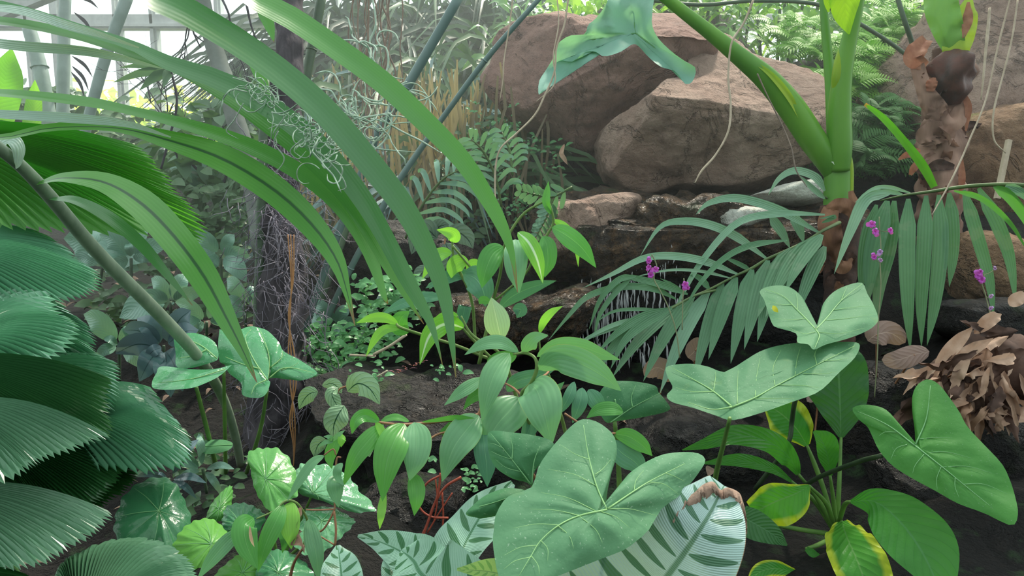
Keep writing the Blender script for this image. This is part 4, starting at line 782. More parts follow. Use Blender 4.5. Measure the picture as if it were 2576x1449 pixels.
M_ovald = leafmat('oval_leaf_deep', (84, 140, 110), (96, 154, 118), par=(7, .1), rib=(120, 178, 136), ribw=.015, rough=.38, trans=.2, ns=4, bumpst=.1)
M_gst = plain('leafy_stem_green', (124, 150, 84), (104, 132, 72), .5, 20, .2); M_bst = plain('leafy_stem_brown', (170, 122, 92), (140, 104, 76), .6, 20, .2)
O, B, GN, PL, ST, DP = M_oval, M_ovalb, M_ovalg, M_ovalp, M_ovals, M_ovald
def leafy(label, base, stems, leaves, cat='shrub', name='leafy_shrub'):
    t = thing(name, P(*base), label, cat)
    for pts, r, m_ in stems: stalk(t, pts, r, m_, 'stem', 7)
    for i, lf in enumerate(leaves):
        pts, w_, m_ = lf[:3]; k = dict(lf[3]) if len(lf) > 3 else {}; lb = k.pop('label', None)
        mb = MB(); k.setdefault('fold', .2); k.setdefault('cup', .12); blade(mb, pts, w_, k.pop('prof', 'ell'), n=22, m=8, seed=i, **k); o_ = mb.build('leaf', m_, t)
        if lb: o_['label'] = lb
    return t
D = 1.6
leafy('oval-leaved shrub at the centre whose top leaves point up and right over the water', (1400,1290,1.95),
 [([(1400,1290,1.95),(1372,1180,1.8),(1330,1060,1.7),(1312,995,1.63),(1335,965,1.6),(1350,930,1.58),(1345,900,1.58),(1320,888,1.6),(1290,892,1.6)], [6,6,5,5,5,5,4,4,2], M_gst),
  ([(1400,1290,1.95),(1430,1140,1.85),(1385,960,1.75),(1362,900,1.72),(1355,840,1.7)], [5,5,4,3,2], M_gst),
  ([(1400,1290,1.95),(1300,1000,1.85),(1262,895,1.78),(1190,845,1.75),(1160,795,1.74)], [5,5,4,4,2], M_gst),
  ([(1262,960,1.7),(1290,975,1.68),(1312,995,1.63)], [2,3,3], M_bst), ([(1360,950,1.62),(1380,935,1.7),(1395,900,1.75)], [3,3,3], M_bst),
  ([(1400,1290,1.95),(1240,1040,1.7),(1200,1045,1.66),(1140,1055,1.62),(1080,1063,1.58),(1010,1068,1.55),(950,1062,1.53)], [5,5,5,5,4,4,3], M_bst),
  ([(1420,1040,1.75),(1450,1060,1.75),(1500,1090,1.78),(1550,1090,1.8)], [3,3,3,2], M_bst), ([(1080,1105,1.62),(1110,1090,1.64),(1190,1075,1.68)], [3,3,3], M_bst)],
 [([(1354,930,1.58),(1400,902,1.54),(1460,915,1.52),(1515,945,1.5),(1563,984,1.5)], 78, O, {'roll': 12}),
  ([(1350,898,1.58),(1400,870,1.56),(1460,872,1.55),(1510,890,1.55),(1560,905,1.55)], 44, O, {'roll': 25}),
  ([(1332,965,1.6),(1352,985,1.55),(1370,1040,1.52),(1388,1120,1.52)], 108, O, {'roll': -8}),
  ([(1282,888,1.6),(1250,930,1.56),(1230,980,1.54),(1212,1062,1.54)], 66, O),
  ([(1305,885,1.6),(1262,862,1.58),(1215,866,1.57),(1168,893,1.57)], 36, O, {'roll': 20}),
  ([(1262,858,1.66),(1255,830,1.63),(1246,790,1.61),(1236,748,1.6)], 66, PL, {'label': 'pale leaf standing upright, underside showing', 'fold': -.3}),
  ([(1318,886,1.6),(1325,865,1.58),(1345,846,1.57),(1378,844,1.57)], [(6,6),(26,14),(20,12),(2,2)], O),
  ([(1357,838,1.7),(1368,808,1.68),(1388,785,1.67),(1416,770,1.67)], 22, B, {'label': 'rolled bright new leaf'}),
  ([(1215,950,1.66),(1185,970,1.64),(1155,990,1.63),(1117,1020,1.63)], 34, O, {'roll': 20}),
  ([(1300,895,1.62),(1262,905,1.62),(1235,922,1.62),(1220,926,1.62)], 46, GN), ([(1250,960,1.68),(1225,985,1.66),(1190,1000,1.66),(1165,1032,1.66)], 30, GN),
  ([(1308,1000,1.63),(1285,1030,1.6),(1250,1070,1.58),(1215,1130,1.58)], 98, O, {'roll': 10}),
  ([(1205,1045,1.6),(1175,1080,1.55),(1140,1130,1.52),(1112,1212,1.52)], 84, O),
  ([(1215,1075,1.6),(1218,1120,1.56),(1224,1170,1.55),(1226,1225,1.55)], 56, DP),
  ([(1060,1062,1.56),(1130,1052,1.55),(1160,1050,1.55),(1195,1052,1.55)], 14, GN, {'roll': 30}),
  ([(1275,985,1.75),(1300,960,1.72),(1350,945,1.7),(1395,930,1.7)], 40, DP), ([(1315,1130,1.7),(1340,1060,1.7),(1380,1000,1.68),(1420,960,1.66)], 46, DP),
  ([(1445,960,1.8),(1430,1000,1.78),(1405,1045,1.78)], 28, DP), ([(1465,975,1.8),(1458,1015,1.78),(1440,1065,1.78)], 38, DP), ([(1480,980,1.8),(1500,1010,1.78),(1520,1040,1.78)], 42, DP),
  ([(1568,1036,1.78),(1540,1028,1.76),(1505,1032,1.76),(1475,1052,1.76)], 36, GN, {'roll': 20}), ([(1545,1092,1.8),(1580,1098,1.78),(1615,1120,1.77),(1641,1147,1.77)], 44, GN),
  ([(1535,1110,1.8),(1565,1140,1.78),(1600,1165,1.78),(1620,1200,1.78)], 60, DP),
  ([(1018,1066,1.55),(992,1110,1.5),(972,1170,1.48),(962,1262,1.48)], 80, GN, {'label': 'long glossy leaf hanging from the left branch'}),
  ([(1042,1062,1.55),(1048,1100,1.52),(1045,1150,1.5),(1030,1210,1.5)], 76, O),
  ([(965,1068,1.53),(930,1105,1.5),(895,1150,1.48),(862,1225,1.48)], 50, GN),
  ([(955,1060,1.52),(920,1045,1.5),(895,1060,1.48),(885,1092,1.48)], 34, GN, {'fold': .5}),
  ([(1035,1190,1.54),(1046,1220,1.53),(1048,1255,1.52),(1042,1298,1.52)], 44, GN), ([(968,1230,1.52),(962,1270,1.51),(958,1300,1.5),(955,1332,1.5)], 22, B),
  ([(1030,1060,1.56),(1000,1050,1.55),(975,1053,1.55),(955,1062,1.55)], 18, GN, {'roll': 30}), ([(945,1062,1.52),(960,1085,1.51),(962,1110,1.5)], 20, B),
  ([(1150,1080,1.66),(1130,1090,1.65),(1105,1088,1.64)], 24, GN), ([(1190,1060,1.66),(1160,1060,1.65),(1105,1085,1.63)], 30, GN)])
leafy('young bright leafy shoot hanging over the end of the ledge stone, with drooping pointed leaves', (1205,910,2.0),
 [([(1205,915,2.0),(1240,760,1.95),(1258,690,1.9),(1264,640,1.88),(1280,590,1.86),(1320,535,1.85),(1378,502,1.84)], [5,4,4,4,3.5,3.5,2.5], M_gst),
  ([(1240,760,1.95),(1320,690,1.9),(1345,640,1.88),(1378,588,1.86),(1392,560,1.85),(1388,530,1.84),(1380,505,1.84)], [3,3,3.5,3.5,3.5,3,2], M_gst)],
 [([(1266,620,1.85),(1240,640,1.82),(1222,680,1.8),(1212,725,1.8)], 58, GN, {'label': 'left oval leaf with a pale midline'}),
  ([(1296,602,1.85),(1298,630,1.8),(1298,680,1.78),(1306,738,1.78)], 62, O, {'label': 'oval leaf right under the blade tip'}),
  ([(1302,584,1.84),(1330,610,1.78),(1352,655,1.76),(1366,714,1.76)], 42, ST, {'label': 'leaf with a shiny white streak'}),
  ([(1366,594,1.86),(1376,620,1.84),(1378,660,1.83),(1370,698,1.83)], 48, GN),
  ([(1388,572,1.85),(1425,592,1.8),(1465,625,1.77),(1500,674,1.76)], 50, GN, {'roll': 10}), ([(1392,552,1.86),(1420,572,1.84),(1448,610,1.83),(1455,672,1.83)], 24, B),
  ([(1386,540,1.84),(1374,510,1.83),(1376,485,1.83),(1380,455,1.83)], 20, GN, {'fold': .6}),
  ([(1256,775,1.95),(1290,745,1.93),(1340,722,1.92),(1400,706,1.92)], 38, DP, {'roll': 15}),
  ([(1165,690,1.97),(1195,700,1.95),(1215,730,1.93),(1222,772,1.93)], 70, DP), ([(1235,760,1.9),(1215,755,1.9),(1205,765,1.9)], 22, GN)])
leafy('bright leafy shoot rising behind the blade tips, its newest leaf folded at the top', (1235,905,2.05),
 [([(1235,905,2.05),(1200,880,2.03),(1190,775,2.0),(1175,720,1.98),(1155,680,1.97),(1140,640,1.96),(1138,600,1.95)], [5,4,4,4,4,3,3], M_gst), ([(1138,618,1.95),(1165,650,1.96),(1193,684,1.97)], [3,3,3], M_gst),
  ([(1235,905,2.05),(1150,870,2.0),(1080,848,1.95),(1010,825,1.9),(995,812,1.9)], [4,4,4,4,3], M_gst), ([(1240,905,2.05),(1200,865,2.0),(1160,820,1.96),(1150,795,1.95)], [4,4,3,3], M_gst)],
 [([(1140,610,1.95),(1142,595,1.93),(1130,585,1.92),(1098,578,1.92)], 34, B, {'fold': .5}),
  ([(1137,636,1.95),(1110,638,1.92),(1085,660,1.9),(1062,702,1.9)], 34, B), ([(1178,655,1.97),(1155,660,1.96),(1140,675,1.96),(1135,700,1.96)], 44, B), ([(1205,675,1.97),(1190,668,1.97),(1175,690,1.97)], 34, B),
  ([(1195,690,2.0),(1150,690,1.98),(1110,705,1.97),(1070,725,1.97)], 34, DP, {'roll': 15}), ([(1120,748,1.97),(1070,748,1.95),(1010,765,1.93),(958,792,1.93)], 30, DP, {'roll': 20}),
  ([(1002,815,1.9),(970,800,1.88),(935,800,1.87),(895,813,1.87)], 26, B, {'label': 'bright narrow leaf pointing left'}), ([(1008,826,1.9),(970,828,1.88),(945,850,1.87),(920,898,1.87)], 24, B),
  ([(1030,835,1.95),(1005,822,1.93),(1010,800,1.92),(1030,782,1.92)], 46, GN), ([(1152,793,1.95),(1130,792,1.93),(1110,797,1.92),(1088,806,1.92)], 22, B),
  ([(1168,825,1.96),(1120,815,1.9),(1080,845,1.87),(1056,918,1.86)], 52, ST, {'roll': -20, 'label': 'streaked leaf curling down to a point'}),
  ([(1165,790,2.0),(1170,770,1.98),(1160,810,1.98),(1148,830,1.98)], 34, DP), ([(1290,775,2.0),(1310,780,2.0),(1300,800,2.0)], 34, DP)])
leafy('thin brownish branch at bottom left with narrow drooping leaves, one dead and curled', (720,1520,1.6),
 [([(720,1520,1.6),(735,1430,1.55),(758,1385,1.5),(790,1345,1.48),(815,1330,1.47),(840,1285,1.46),(842,1260,1.46),(846,1160,1.45),(858,1150,1.45)], [5,4,3,3,2.5,2.5,2.5,2.5,2], M_bst),
  ([(760,1385,1.5),(775,1320,1.47),(755,1275,1.44),(735,1260,1.43),(715,1262,1.42),(690,1285,1.41),(645,1305,1.4)], [3,3,3,3,3,2.5,2], M_gst), ([(845,1145,1.45),(838,1130,1.45),(815,1145,1.45)], [2,2,2], M_bst), ([(772,1320,1.47),(800,1345,1.47),(840,1370,1.46)], [2,2,2], M_bst), ([(770,1282,1.46),(800,1283,1.46),(840,1281,1.46)], [2,2,2], M_bst), ([(840,1285,1.46),(845,1330,1.46),(843,1372,1.46)], [3,3,3], M_bst)],
 [([(816,1146,1.45),(785,1165,1.43),(750,1215,1.41),(722,1262,1.4)], 24, O), ([(714,1268,1.42),(695,1310,1.39),(668,1370,1.38),(648,1440,1.38)], 46, GN), ([(735,1262,1.43),(728,1295,1.41),(730,1335,1.4),(733,1382,1.4)], 52, B, {'label': 'yellow-green leaf hanging beside the dead one'}),
  ([(638,1302,1.4),(615,1325,1.37),(622,1375,1.36),(648,1432,1.36)], 62, GN, {'label': 'leaf with a tan scar'}), ([(610,1330,1.4),(575,1360,1.38),(535,1405,1.37),(495,1460,1.37)], 40, O), ([(718,1300,1.45),(712,1335,1.44),(716,1360,1.43),(710,1392,1.43)], 26, GN),
  ([(776,1305,1.46),(785,1350,1.44),(796,1400,1.43),(803,1470,1.43)], 44, O), ([(848,1195,1.46),(843,1215,1.44),(845,1240,1.44),(852,1277,1.44)], 42, O, {'label': 'small oval leaf hanging below the fork'}), ([(862,1165,1.45),(850,1180,1.44),(850,1200,1.44),(868,1225,1.44)], 22, O),
  ([(858,1085,1.47),(840,1120,1.46),(830,1150,1.46),(835,1180,1.46)], 32, GN), ([(868,1098,1.45),(860,1105,1.44),(858,1125,1.44)], 22, B),
  ([(838,1112,1.45),(820,1112,1.44),(800,1125,1.44)], 12, O), ([(836,1112,1.45),(830,1100,1.44),(814,1098,1.44)], 12, O), ([(836,1110,1.45),(850,1095,1.44),(868,1082,1.44)], 12, O)])
mb = MB(); blade(mb, [(757,1275,1.44),(750,1300,1.42),(748,1330,1.42),(760,1360,1.42),(766,1392,1.42)], 20, 'ell', n=24, fold=.5, wave=.5, twist=140)
o_ = mb.build('dead_leaf', plain('dead_leaf', (134, 108, 92), (104, 80, 66), .8, 20, .5), bpy.data.objects['leafy_shrub.003']); o_['label'] = 'dead curled brown leaf'
mb = MB(); blade(mb, [(628,1322,1.345),(630,1345,1.345),(634,1362,1.345),(640,1376,1.345)], 8, 'ell', n=12, wave=.2); mb.build('scar', plain('leaf_scar', (214, 190, 140), (196, 160, 130), .8, 40), bpy.data.objects['leafy_shrub.003'])
# ---------------------------------------------------------------- green-stalked giant aroid
M_gstalk = plain('giant_green_stalk', (126, 184, 72), (104, 164, 70), .35, 5, .12, (1, 1, .2), trans=.25)
M_ystalk = plain('giant_yellow_sheath', (190, 216, 60), (160, 200, 56), .35, 5, .1, trans=.4)
M_husk = plain('brown_husk', (150, 108, 82), (96, 64, 50), .75, 14, .8, (1, 1, .3), trans=.1)
M_huskd = plain('dark_husk', (92, 66, 56), (56, 42, 38), .85, 16, .9)
ga = thing('giant_aroid', P(2108, 900, 3.05), 'plant with a thick bright green stalk forking before the boulders, on a brown husky base', 'plant')
def gt_(pts, r, nm, m_, seg=20): mb = MB(); ptube(mb, pts, r, seg, 40); return mb.build(nm, m_, ga)
gt_([(2105,530,3.15),(2107,470,3.15),(2108,420,3.15),(2106,390,3.15)], [32,33,32,26], 'stalk_base', M_gstalk)
gt_([(2100,450,3.16),(2082,405,3.14),(2040,345,3.12),(1990,270,3.1),(1930,200,3.08),(1870,150,3.06),(1790,85,3.04),(1700,15,3.0),(1610,-60,2.95)], [20,30,33,33,29,23,18,15,13], 'leaf_stalk', M_gstalk)
gt_([(2112,430,3.12),(2113,370,3.1),(2112,280,3.08),(2118,200,3.06),(2132,120,3.04),(2150,40,3.02),(2166,-40,3.0)], [24,29,28,24,20,17,15], 'leaf_stalk', M_gstalk)
gt_([(2100,380,3.17),(2096,300,3.17),(2088,200,3.17),(2078,90,3.17),(2068,-40,3.17)], [18,17,13,11,9], 'leaf_stalk', M_gstalk)
gt_([(2104,250,3.07),(2108,190,3.05),(2118,130,3.05),(2132,98,3.07)], [10,15,11,3], 'young_sheath', M_ystalk)
mb = MB(); blade(mb, [(2012,300,3.06),(1985,245,3.04),(1940,190,3.03),(1888,150,3.03)], [(2,2),(8,8),(7,7),(1,1)], n=20, fold=.3, roll=30); mb.build('lit_rim', M_ystalk, ga)  # yellow strip colours in the sunlit rim of the stalk
mb = MB(); blade(mb, [(2092,407,3.09),(2110,414,3.085),(2128,404,3.09)], [(1,1),(5,5),(1,1)], n=12, m=4); mb.build('cut_scar', plain('cut_scar', (206, 226, 196), None, .6), ga)
mb = MB(); ptube(mb, [(2140,500,3.12),(2138,420,3.12),(2132,360,3.12)], [7,9,2], 8); mb.build('young_sheath', M_ystalk, ga)
mb = MB(); ptube(mb, [(2106,514,3.14),(2110,560,3.14),(2112,620,3.12),(2112,720,3.1),(2110,900,3.05)], [34,42,42,36,40], 20, 50, wob=.5); mb.build('rootstock', M_huskd, ga)
for pts, w_ in (([(2090,520,3.0),(2078,560,2.97),(2085,610,2.97),(2105,655,3.0)], [(16,20),(20,34),(16,34),(8,10)]), ([(2140,480,3.05),(2150,530,3.02),(2140,600,3.0)], [(6,6),(14,14),(4,4)]), ([(2080,525,3.0),(2110,518,2.98),(2140,530,3.0),(2150,560,3.0)], [(8,8),(16,20),(16,20),(3,3)]), ([(2090,650,3.02),(2120,670,3.0),(2145,650,3.02)], [(8,8),(20,16),(3,3)])):
    mb = MB(); blade(mb, pts, w_, n=20, m=10, fold=-.3, wave=.3); mb.build('husk', M_husk, ga)
M_wavy = leafmat('wavy_leaf', (142, 192, 176), (122, 174, 158), rough=.5, trans=.3, ns=2.5, bumpst=.3)
M_ylf = leafmat('sunlit_yellow_leaf', (176, 214, 50), (150, 200, 50), rough=.4, trans=.6, lat=(9, 3, (190, 224, 90), .5), ns=3)
o = [(1535,-50),(1530,0),(1500,45),(1480,62),(1470,86),(1432,90),(1402,112),(1392,145),(1372,178),(1356,205),(1355,238),(1366,222),(1378,190),(1394,163),(1412,152),(1440,155),(1470,132),(1498,130),(1520,142),(1562,130),(1590,112),(1606,116),(1630,142),(1662,168),(1700,180),(1722,210),(1742,205),(1750,172),(1725,155),(1690,130),(1655,95),(1640,60),(1642,20),(1640,-50)]
broad_leaf('leaf', ga, o, (1592, 82), (2.95, -.0006, -.001, -.05), M_wavy, M_veind, [[(1600,-20),(1596,60),(1600,84)],[(1600,84),(1520,95),(1440,115),(1370,190)],[(1600,84),(1660,130),(1735,190)]], .02, 2.2, ripple=.05, label='wavy blue-green leaf draped over the pinkish boulder')
mb = MB(); blade(mb, [(2120,-60,2.98),(2125,-10,2.97),(2128,40,2.97),(2136,86,2.97)], [(40,50),(38,40),(28,24),(2,2)], n=24, m=10, fold=.3, wave=.06); mb.build('leaf', M_ylf, ga)['label'] = 'backlit yellow-green leaf at the top edge'
mb = MB(); blade(mb, [(2086,-40,3.0),(2082,0,2.99),(2084,30,2.99)], [(12,12),(10,10),(2,2)], n=12); mb.build('leaf', M_ylf, ga)
cane([(1560,-10,3.6),(1750,12,3.6),(1900,2,3.6),(2060,12,3.7),(2180,70,3.8),(2300,155,3.9),(2420,280,3.95)], 5, M_canegreen, 'thin green stem arching over the boulders to the right trunk', 0)
cane([(2250,-30,3.5),(2275,50,3.5),(2295,110,3.55),(2320,200,3.6),(2350,420,3.6)], [6,6,6,6,5], M_canegreen, 'thin upright green stalk left of the papery trunk', 0)

# ---------------------------------------------------------------- papery dead trunk
M_paper = plain('papery_bark', (182, 146, 128), (120, 92, 80), .75, 9, .7, (1, 1, .25), trans=.12)
M_paperd = plain('cavity_shade_brown', (96, 54, 42), (50, 34, 30), .5, 10, .8)
M_orange = plain('orange_bark_scrap', (186, 132, 104), (160, 100, 78), .7, 18, .5, trans=.3)  # orange-brown bark colour of the torn scraps
pt = thing('papery_trunk', P(2370, 620, 3.55), 'dead papery brown plant trunk with a cut green and yellow sheath on top, right side', 'tree trunk')
mb = MB(); ptube(mb, [(2365,640,3.6),(2365,520,3.58),(2362,440,3.56),(2368,360,3.55),(2372,300,3.55),(2378,240,3.55),(2388,180,3.55),(2392,130,3.55)], [44,50,56,52,44,46,48,40], 26, 90, wob=.5); mb.build('trunk', M_paper, pt)
mb = MB(); ptube(mb, [(2400,262,3.46),(2398,220,3.44),(2395,180,3.44),(2398,140,3.46)], [12,44,50,34], 18, 40, wob=.6); mb.build('cavity_shade', M_paperd, pt)  # dark brown lump stands in for the shaded cavity
for pts, w_, m_, fd in (([(2345,-50,3.5),(2352,20,3.47),(2372,80,3.46),(2392,132,3.47)], [(20,50),(24,52),(22,46),(14,34)], M_gstalk, -.3),
    ([(2440,-10,3.46),(2428,40,3.44),(2418,90,3.44),(2408,135,3.45)], [(4,4),(30,28),(40,30),(34,24)], M_ystalk, -.2),
    ([(2436,5,3.435),(2434,50,3.425),(2424,95,3.43)], [(3,3),(12,12),(3,3)], M_orange, -.2),
    ([(2330,100,3.5),(2305,130,3.45),(2300,150,3.44),(2330,165,3.45)], [(14,14),(24,22),(22,20),(10,10)], M_orange, .3),
    ([(2300,165,3.46),(2315,215,3.44),(2325,260,3.44),(2338,300,3.46)], [(10,22),(12,24),(10,40),(8,50)], M_paper, -.3),
    ([(2340,230,3.42),(2345,210,3.41),(2350,195,3.42)], [(8,8),(12,14),(3,3)], M_orange, .2),
    ([(2345,290,3.44),(2378,310,3.42),(2410,300,3.43),(2420,250,3.45)], [(20,30),(24,36),(20,30),(6,6)], M_paper, -.3),
    ([(2310,360,3.46),(2330,345,3.44),(2360,340,3.44),(2400,350,3.46)], [(4,10),(14,30),(14,34),(8,12)], M_paper, .2),
    ([(2260,402,3.45),(2280,390,3.43),(2300,385,3.43),(2312,375,3.45)], [(2,2),(8,8),(10,8),(4,4)], M_orange, .4),
    ([(2290,440,3.45),(2300,420,3.43),(2316,405,3.44)], [(4,4),(10,8),(3,3)], M_orange, .4),
    ([(2330,430,3.44),(2360,415,3.42),(2400,420,3.44)], [(6,6),(16,14),(6,6)], M_huskd, .3),
    ([(2420,230,3.44),(2436,270,3.43),(2430,330,3.44)], [(4,4),(8,8),(2,2)], M_orange, .4), ([(2418,400,3.46),(2420,450,3.45),(2416,500,3.46)], [(4,4),(8,8),(2,2)], M_orange, .4)):
    mb = MB(); blade(mb, pts, w_, n=24, m=12, fold=fd, wave=.25, wn=7); mb.build('bark_scrap', m_, pt)
rnd = random.Random(15)
for k in range(34):
    px = 2368 + rnd.gauss(0, 34); py = rnd.uniform(150, 560); a = rnd.gauss(1.6, .5); L = rnd.uniform(24, 62); d = 3.42 + rnd.uniform(0, .05) + abs(px - 2368) * .0012
    q = [(px + math.cos(a) * L * s_, py + math.sin(a) * L * s_, d + rnd.gauss(0, .008)) for s_ in (0, .33, .66, 1)]
    mb = MB(); blade(mb, q, rnd.uniform(16, 44), 'lan', n=14, m=7, fold=rnd.choice((-.4, .5, .8)), wave=.45, wn=9, seed=k, roll=rnd.uniform(-40, 40), twist=rnd.uniform(-50, 50)); mb.build('bark_scrap', rnd.choice((M_paper, M_paper, M_huskd, M_husk)), pt)
for k in range(16):
    px = 2110 + rnd.gauss(0, 26); py = rnd.uniform(520, 720); q = [(px + rnd.gauss(0, 4), py + s_, 2.99 + abs(px - 2110) * .001) for s_ in (0, 18, 38)]
    mb = MB(); blade(mb, q, rnd.uniform(14, 30), 'lan', n=10, m=6, fold=rnd.choice((-.4, .6)), wave=.4, wn=8, seed=k, roll=rnd.uniform(-40, 40)); mb.build('husk', rnd.choice((M_huskd, M_husk)), ga)
M_cutlf = leafmat('cut_strap', (110, 190, 50), (96, 176, 46), rough=.4, trans=.5, tip=((190, 140, 70), .95))
t = thing('cut_leaf_blade', P(2345, 480, 3.3), 'bright green cut leaf blade sticking up left in front of the papery trunk', 'leaf'); mb = MB(); blade(mb, [(2350,470,3.35),(2320,415,3.3),(2270,350,3.28),(2220,295,3.28),(2176,262,3.28)], [(8,8),(11,11),(9,9),(8,8),(4,4)], n=24, fold=.3); mb.build('blade', M_cutlf, t)

# ---------------------------------------------------------------- feather palm with hanging leaflets at the right
M_feather = leafmat('feather_leaflet', (86, 134, 96), (104, 150, 114), par=(5, .25), rough=.4, trans=.2, ns=6, blotch=((120, 150, 120), .6, 9, .5), bumpst=.25)
M_featherp = leafmat('feather_leaflet_pale', (142, 182, 152), (122, 168, 138), par=(5, .25), rough=.32, trans=.2, ns=6, bumpst=.25)
M_rach = plain('palm_rachis', (98, 122, 72), (80, 104, 62), .5, 12, .2)
def frond(label, base, rach, rr_, lls, cat='palm frond', name='palm_frond', mat=None):
    t = thing(name, P(*base), label, cat); mb = MB(); ptube(mb, rach, rr_, 7); mb.build('rachis', M_rach, t)
    for l_ in lls:
        pts, w_ = l_[:2]; m_ = l_[2] if len(l_) > 2 else (mat or M_feather); rl = l_[3] if len(l_) > 3 else 0
        mb = MB(); blade(mb, pts, w_, 'leaflet', n=22, m=4, fold=.2, roll=rl); mb.build('leaflet', m_, t)
    return t
def arc(x0, y0, x1, y1, d0, d1, sag=0, bow=0):
    q = []
    for t in (0, .33, .66, 1):
        x = x0 + (x1 - x0) * t; y = y0 + (y1 - y0) * t; k = math.sin(math.pi * t); q.append((x + bow * k, y - sag * k, d0 + (d1 - d0) * t))
    return q
LL = []
for (x0, y0, x1, y1, w_) in ((2068,590,1975,735,34),(2045,600,1938,760,36),(2020,612,1925,800,38),(1990,625,1905,800,38),(1965,638,1905,860,38),(1932,655,1872,880,38),(1892,678,1838,915,38),(1852,697,1782,905,36),(1818,712,1745,960,34),(1785,728,1660,990,34),(1745,745,1618,960,34),(1720,760,1540,950,30),(2075,620,2000,800,34)):
    LL.append((arc(x0, y0, x1, y1, 2.72, 2.55, 10, -(x0 - x1) * .10 + 6), w_, M_feather, 10))
LL[9] = LL[9][:2] + (M_featherp, 10)
for (q, w_) in (([(2075,540,2.8),(1957,538,2.76),(1854,562,2.72),(1768,655,2.7),(1720,735,2.7),(1690,800,2.68)], 18),([(2060,585,2.85),(1957,528,2.84),(1854,499,2.83),(1785,511,2.82),(1750,540,2.82)], 22),([(1930,652,2.75),(1854,597,2.75),(1785,566,2.74),(1716,557,2.73),(1660,572,2.73),(1610,645,2.72)], 22),
    ([(1856,690,2.72),(1780,660,2.7),(1700,645,2.7),(1620,650,2.68),(1540,690,2.66),(1465,725,2.66)], 20),([(1980,604,2.7),(1888,618,2.66),(1820,652,2.64),(1760,715,2.62),(1715,790,2.62)], 16),([(1938,545,2.9),(1965,580,2.88),(1988,625,2.88)], 24),([(1995,540,2.9),(2010,570,2.88),(2022,612,2.88)], 26),
    ([(1785,728,2.7),(1760,700,2.7),(1735,692,2.7)], 16),([(1890,680,2.75),(1850,660,2.75),(1822,648,2.75)], 12),([(2068,560,2.8),(2100,545,2.8),(2060,550,2.8)], 10)): LL.append((q, w_, M_featherp if w_ > 17 else M_feather, 20))
frond('feather palm frond sweeping down left from the giant stalk base, leaflets like a comb', (2108,640,2.95), [(2112,560,2.9),(2071,580,2.8),(2026,608,2.77),(1975,632,2.75),(1930,652,2.74),(1888,677,2.73),(1850,694,2.72),(1785,728,2.7),(1740,746,2.68),(1700,768,2.66)], [5,4,4,4,4,4,3,3,2,1], LL)
LL = []
for q, w_, m_ in (([(1690,775,2.6),(1620,815,2.55),(1570,860,2.52),(1535,930,2.5)], 24, M_feather),([(1690,775,2.6),(1610,800,2.56),(1550,840,2.54),(1500,890,2.52)], 22, M_feather),([(1670,780,2.6),(1590,778,2.58),(1540,785,2.57),(1500,810,2.56)], 9, M_feather),
    ([(1630,800,2.6),(1560,812,2.57),(1500,838,2.56),(1460,865,2.56)], 12, M_featherp),([(1600,808,2.6),(1530,830,2.57),(1480,850,2.56),(1440,880,2.56)], 12, M_featherp),([(1645,790,2.6),(1580,835,2.56),(1530,890,2.54),(1490,950,2.53)], 26, M_feather),
    ([(1730,740,2.65),(1660,715,2.62),(1590,698,2.62),(1588,696,2.62)], 18, M_feather),([(1700,752,2.65),(1640,725,2.62),(1560,722,2.6),(1480,745,2.58),(1430,795,2.56),(1378,858,2.56)], 18, M_feather),([(1600,695,2.6),(1555,705,2.58),(1510,755,2.57),(1481,830,2.57)], 16, M_feather),([(1590,698,2.6),(1550,735,2.58),(1510,790,2.57),(1493,855,2.57)], 14, M_feather),
    ([(1840,700,2.7),(1760,682,2.66),(1680,680,2.64),(1590,698,2.62)], 8, M_featherp),([(1720,735,2.7),(1690,715,2.68),(1660,700,2.67)], 8, M_feather)): LL.append((q, w_, m_, 10))
frond('small feather palm frond in front of the waterfall, its thin leaflets arching left', (1800,790,2.75), [(1800,730,2.7),(1745,745,2.66),(1690,775,2.62),(1650,790,2.6),(1610,805,2.6),(1580,812,2.6)], [3,3,3,2.5,2,1], LL)
LL = []
for q, w_, m_ in (([(2240,485,2.65),(2180,500,2.6),(2140,580,2.58),(2098,690,2.57)], 30, M_featherp),([(2285,500,2.62),(2282,620,2.6),(2284,760,2.6),(2290,885,2.6)], 38, M_feather),([(2330,492,2.62),(2325,620,2.6),(2318,760,2.6),(2318,875,2.6)], 34, M_feather),([(2362,490,2.62),(2366,620,2.6),(2352,760,2.6),(2332,870,2.6)], 36, M_feather),
    ([(2388,485,2.64),(2396,570,2.62),(2396,650,2.62),(2388,722,2.62)], 32, M_feather),([(2425,478,2.62),(2455,580,2.6),(2488,700,2.6),(2500,800,2.6)], 30, M_feather),([(2462,473,2.6),(2508,560,2.58),(2540,650,2.58),(2556,770,2.58)], 32, M_feather),([(2500,468,2.58),(2540,495,2.56),(2580,550,2.55),(2610,620,2.55)], 26, M_strap),
    ([(2530,466,2.56),(2570,485,2.55),(2620,530,2.55)], 22, M_featherp),([(2232,505,2.75),(2205,600,2.74),(2190,680,2.74),(2186,760,2.74)], 46, M_feather),([(2250,505,2.75),(2235,620,2.75),(2212,720,2.75),(2200,840,2.75)], 38, M_feather),([(2205,515,2.78),(2180,600,2.78),(2170,680,2.78),(2165,740,2.78)], 30, M_feather),
    ([(2290,485,2.6),(2230,470,2.58),(2190,478,2.57),(2150,510,2.57)], 10, M_featherp),([(2270,488,2.6),(2220,482,2.58),(2180,498,2.57)], 12, M_featherp),([(2400,480,2.55),(2470,500,2.52),(2540,560,2.5),(2590,640,2.5)], 14, M_strap)): LL.append((q, w_, m_, 6))
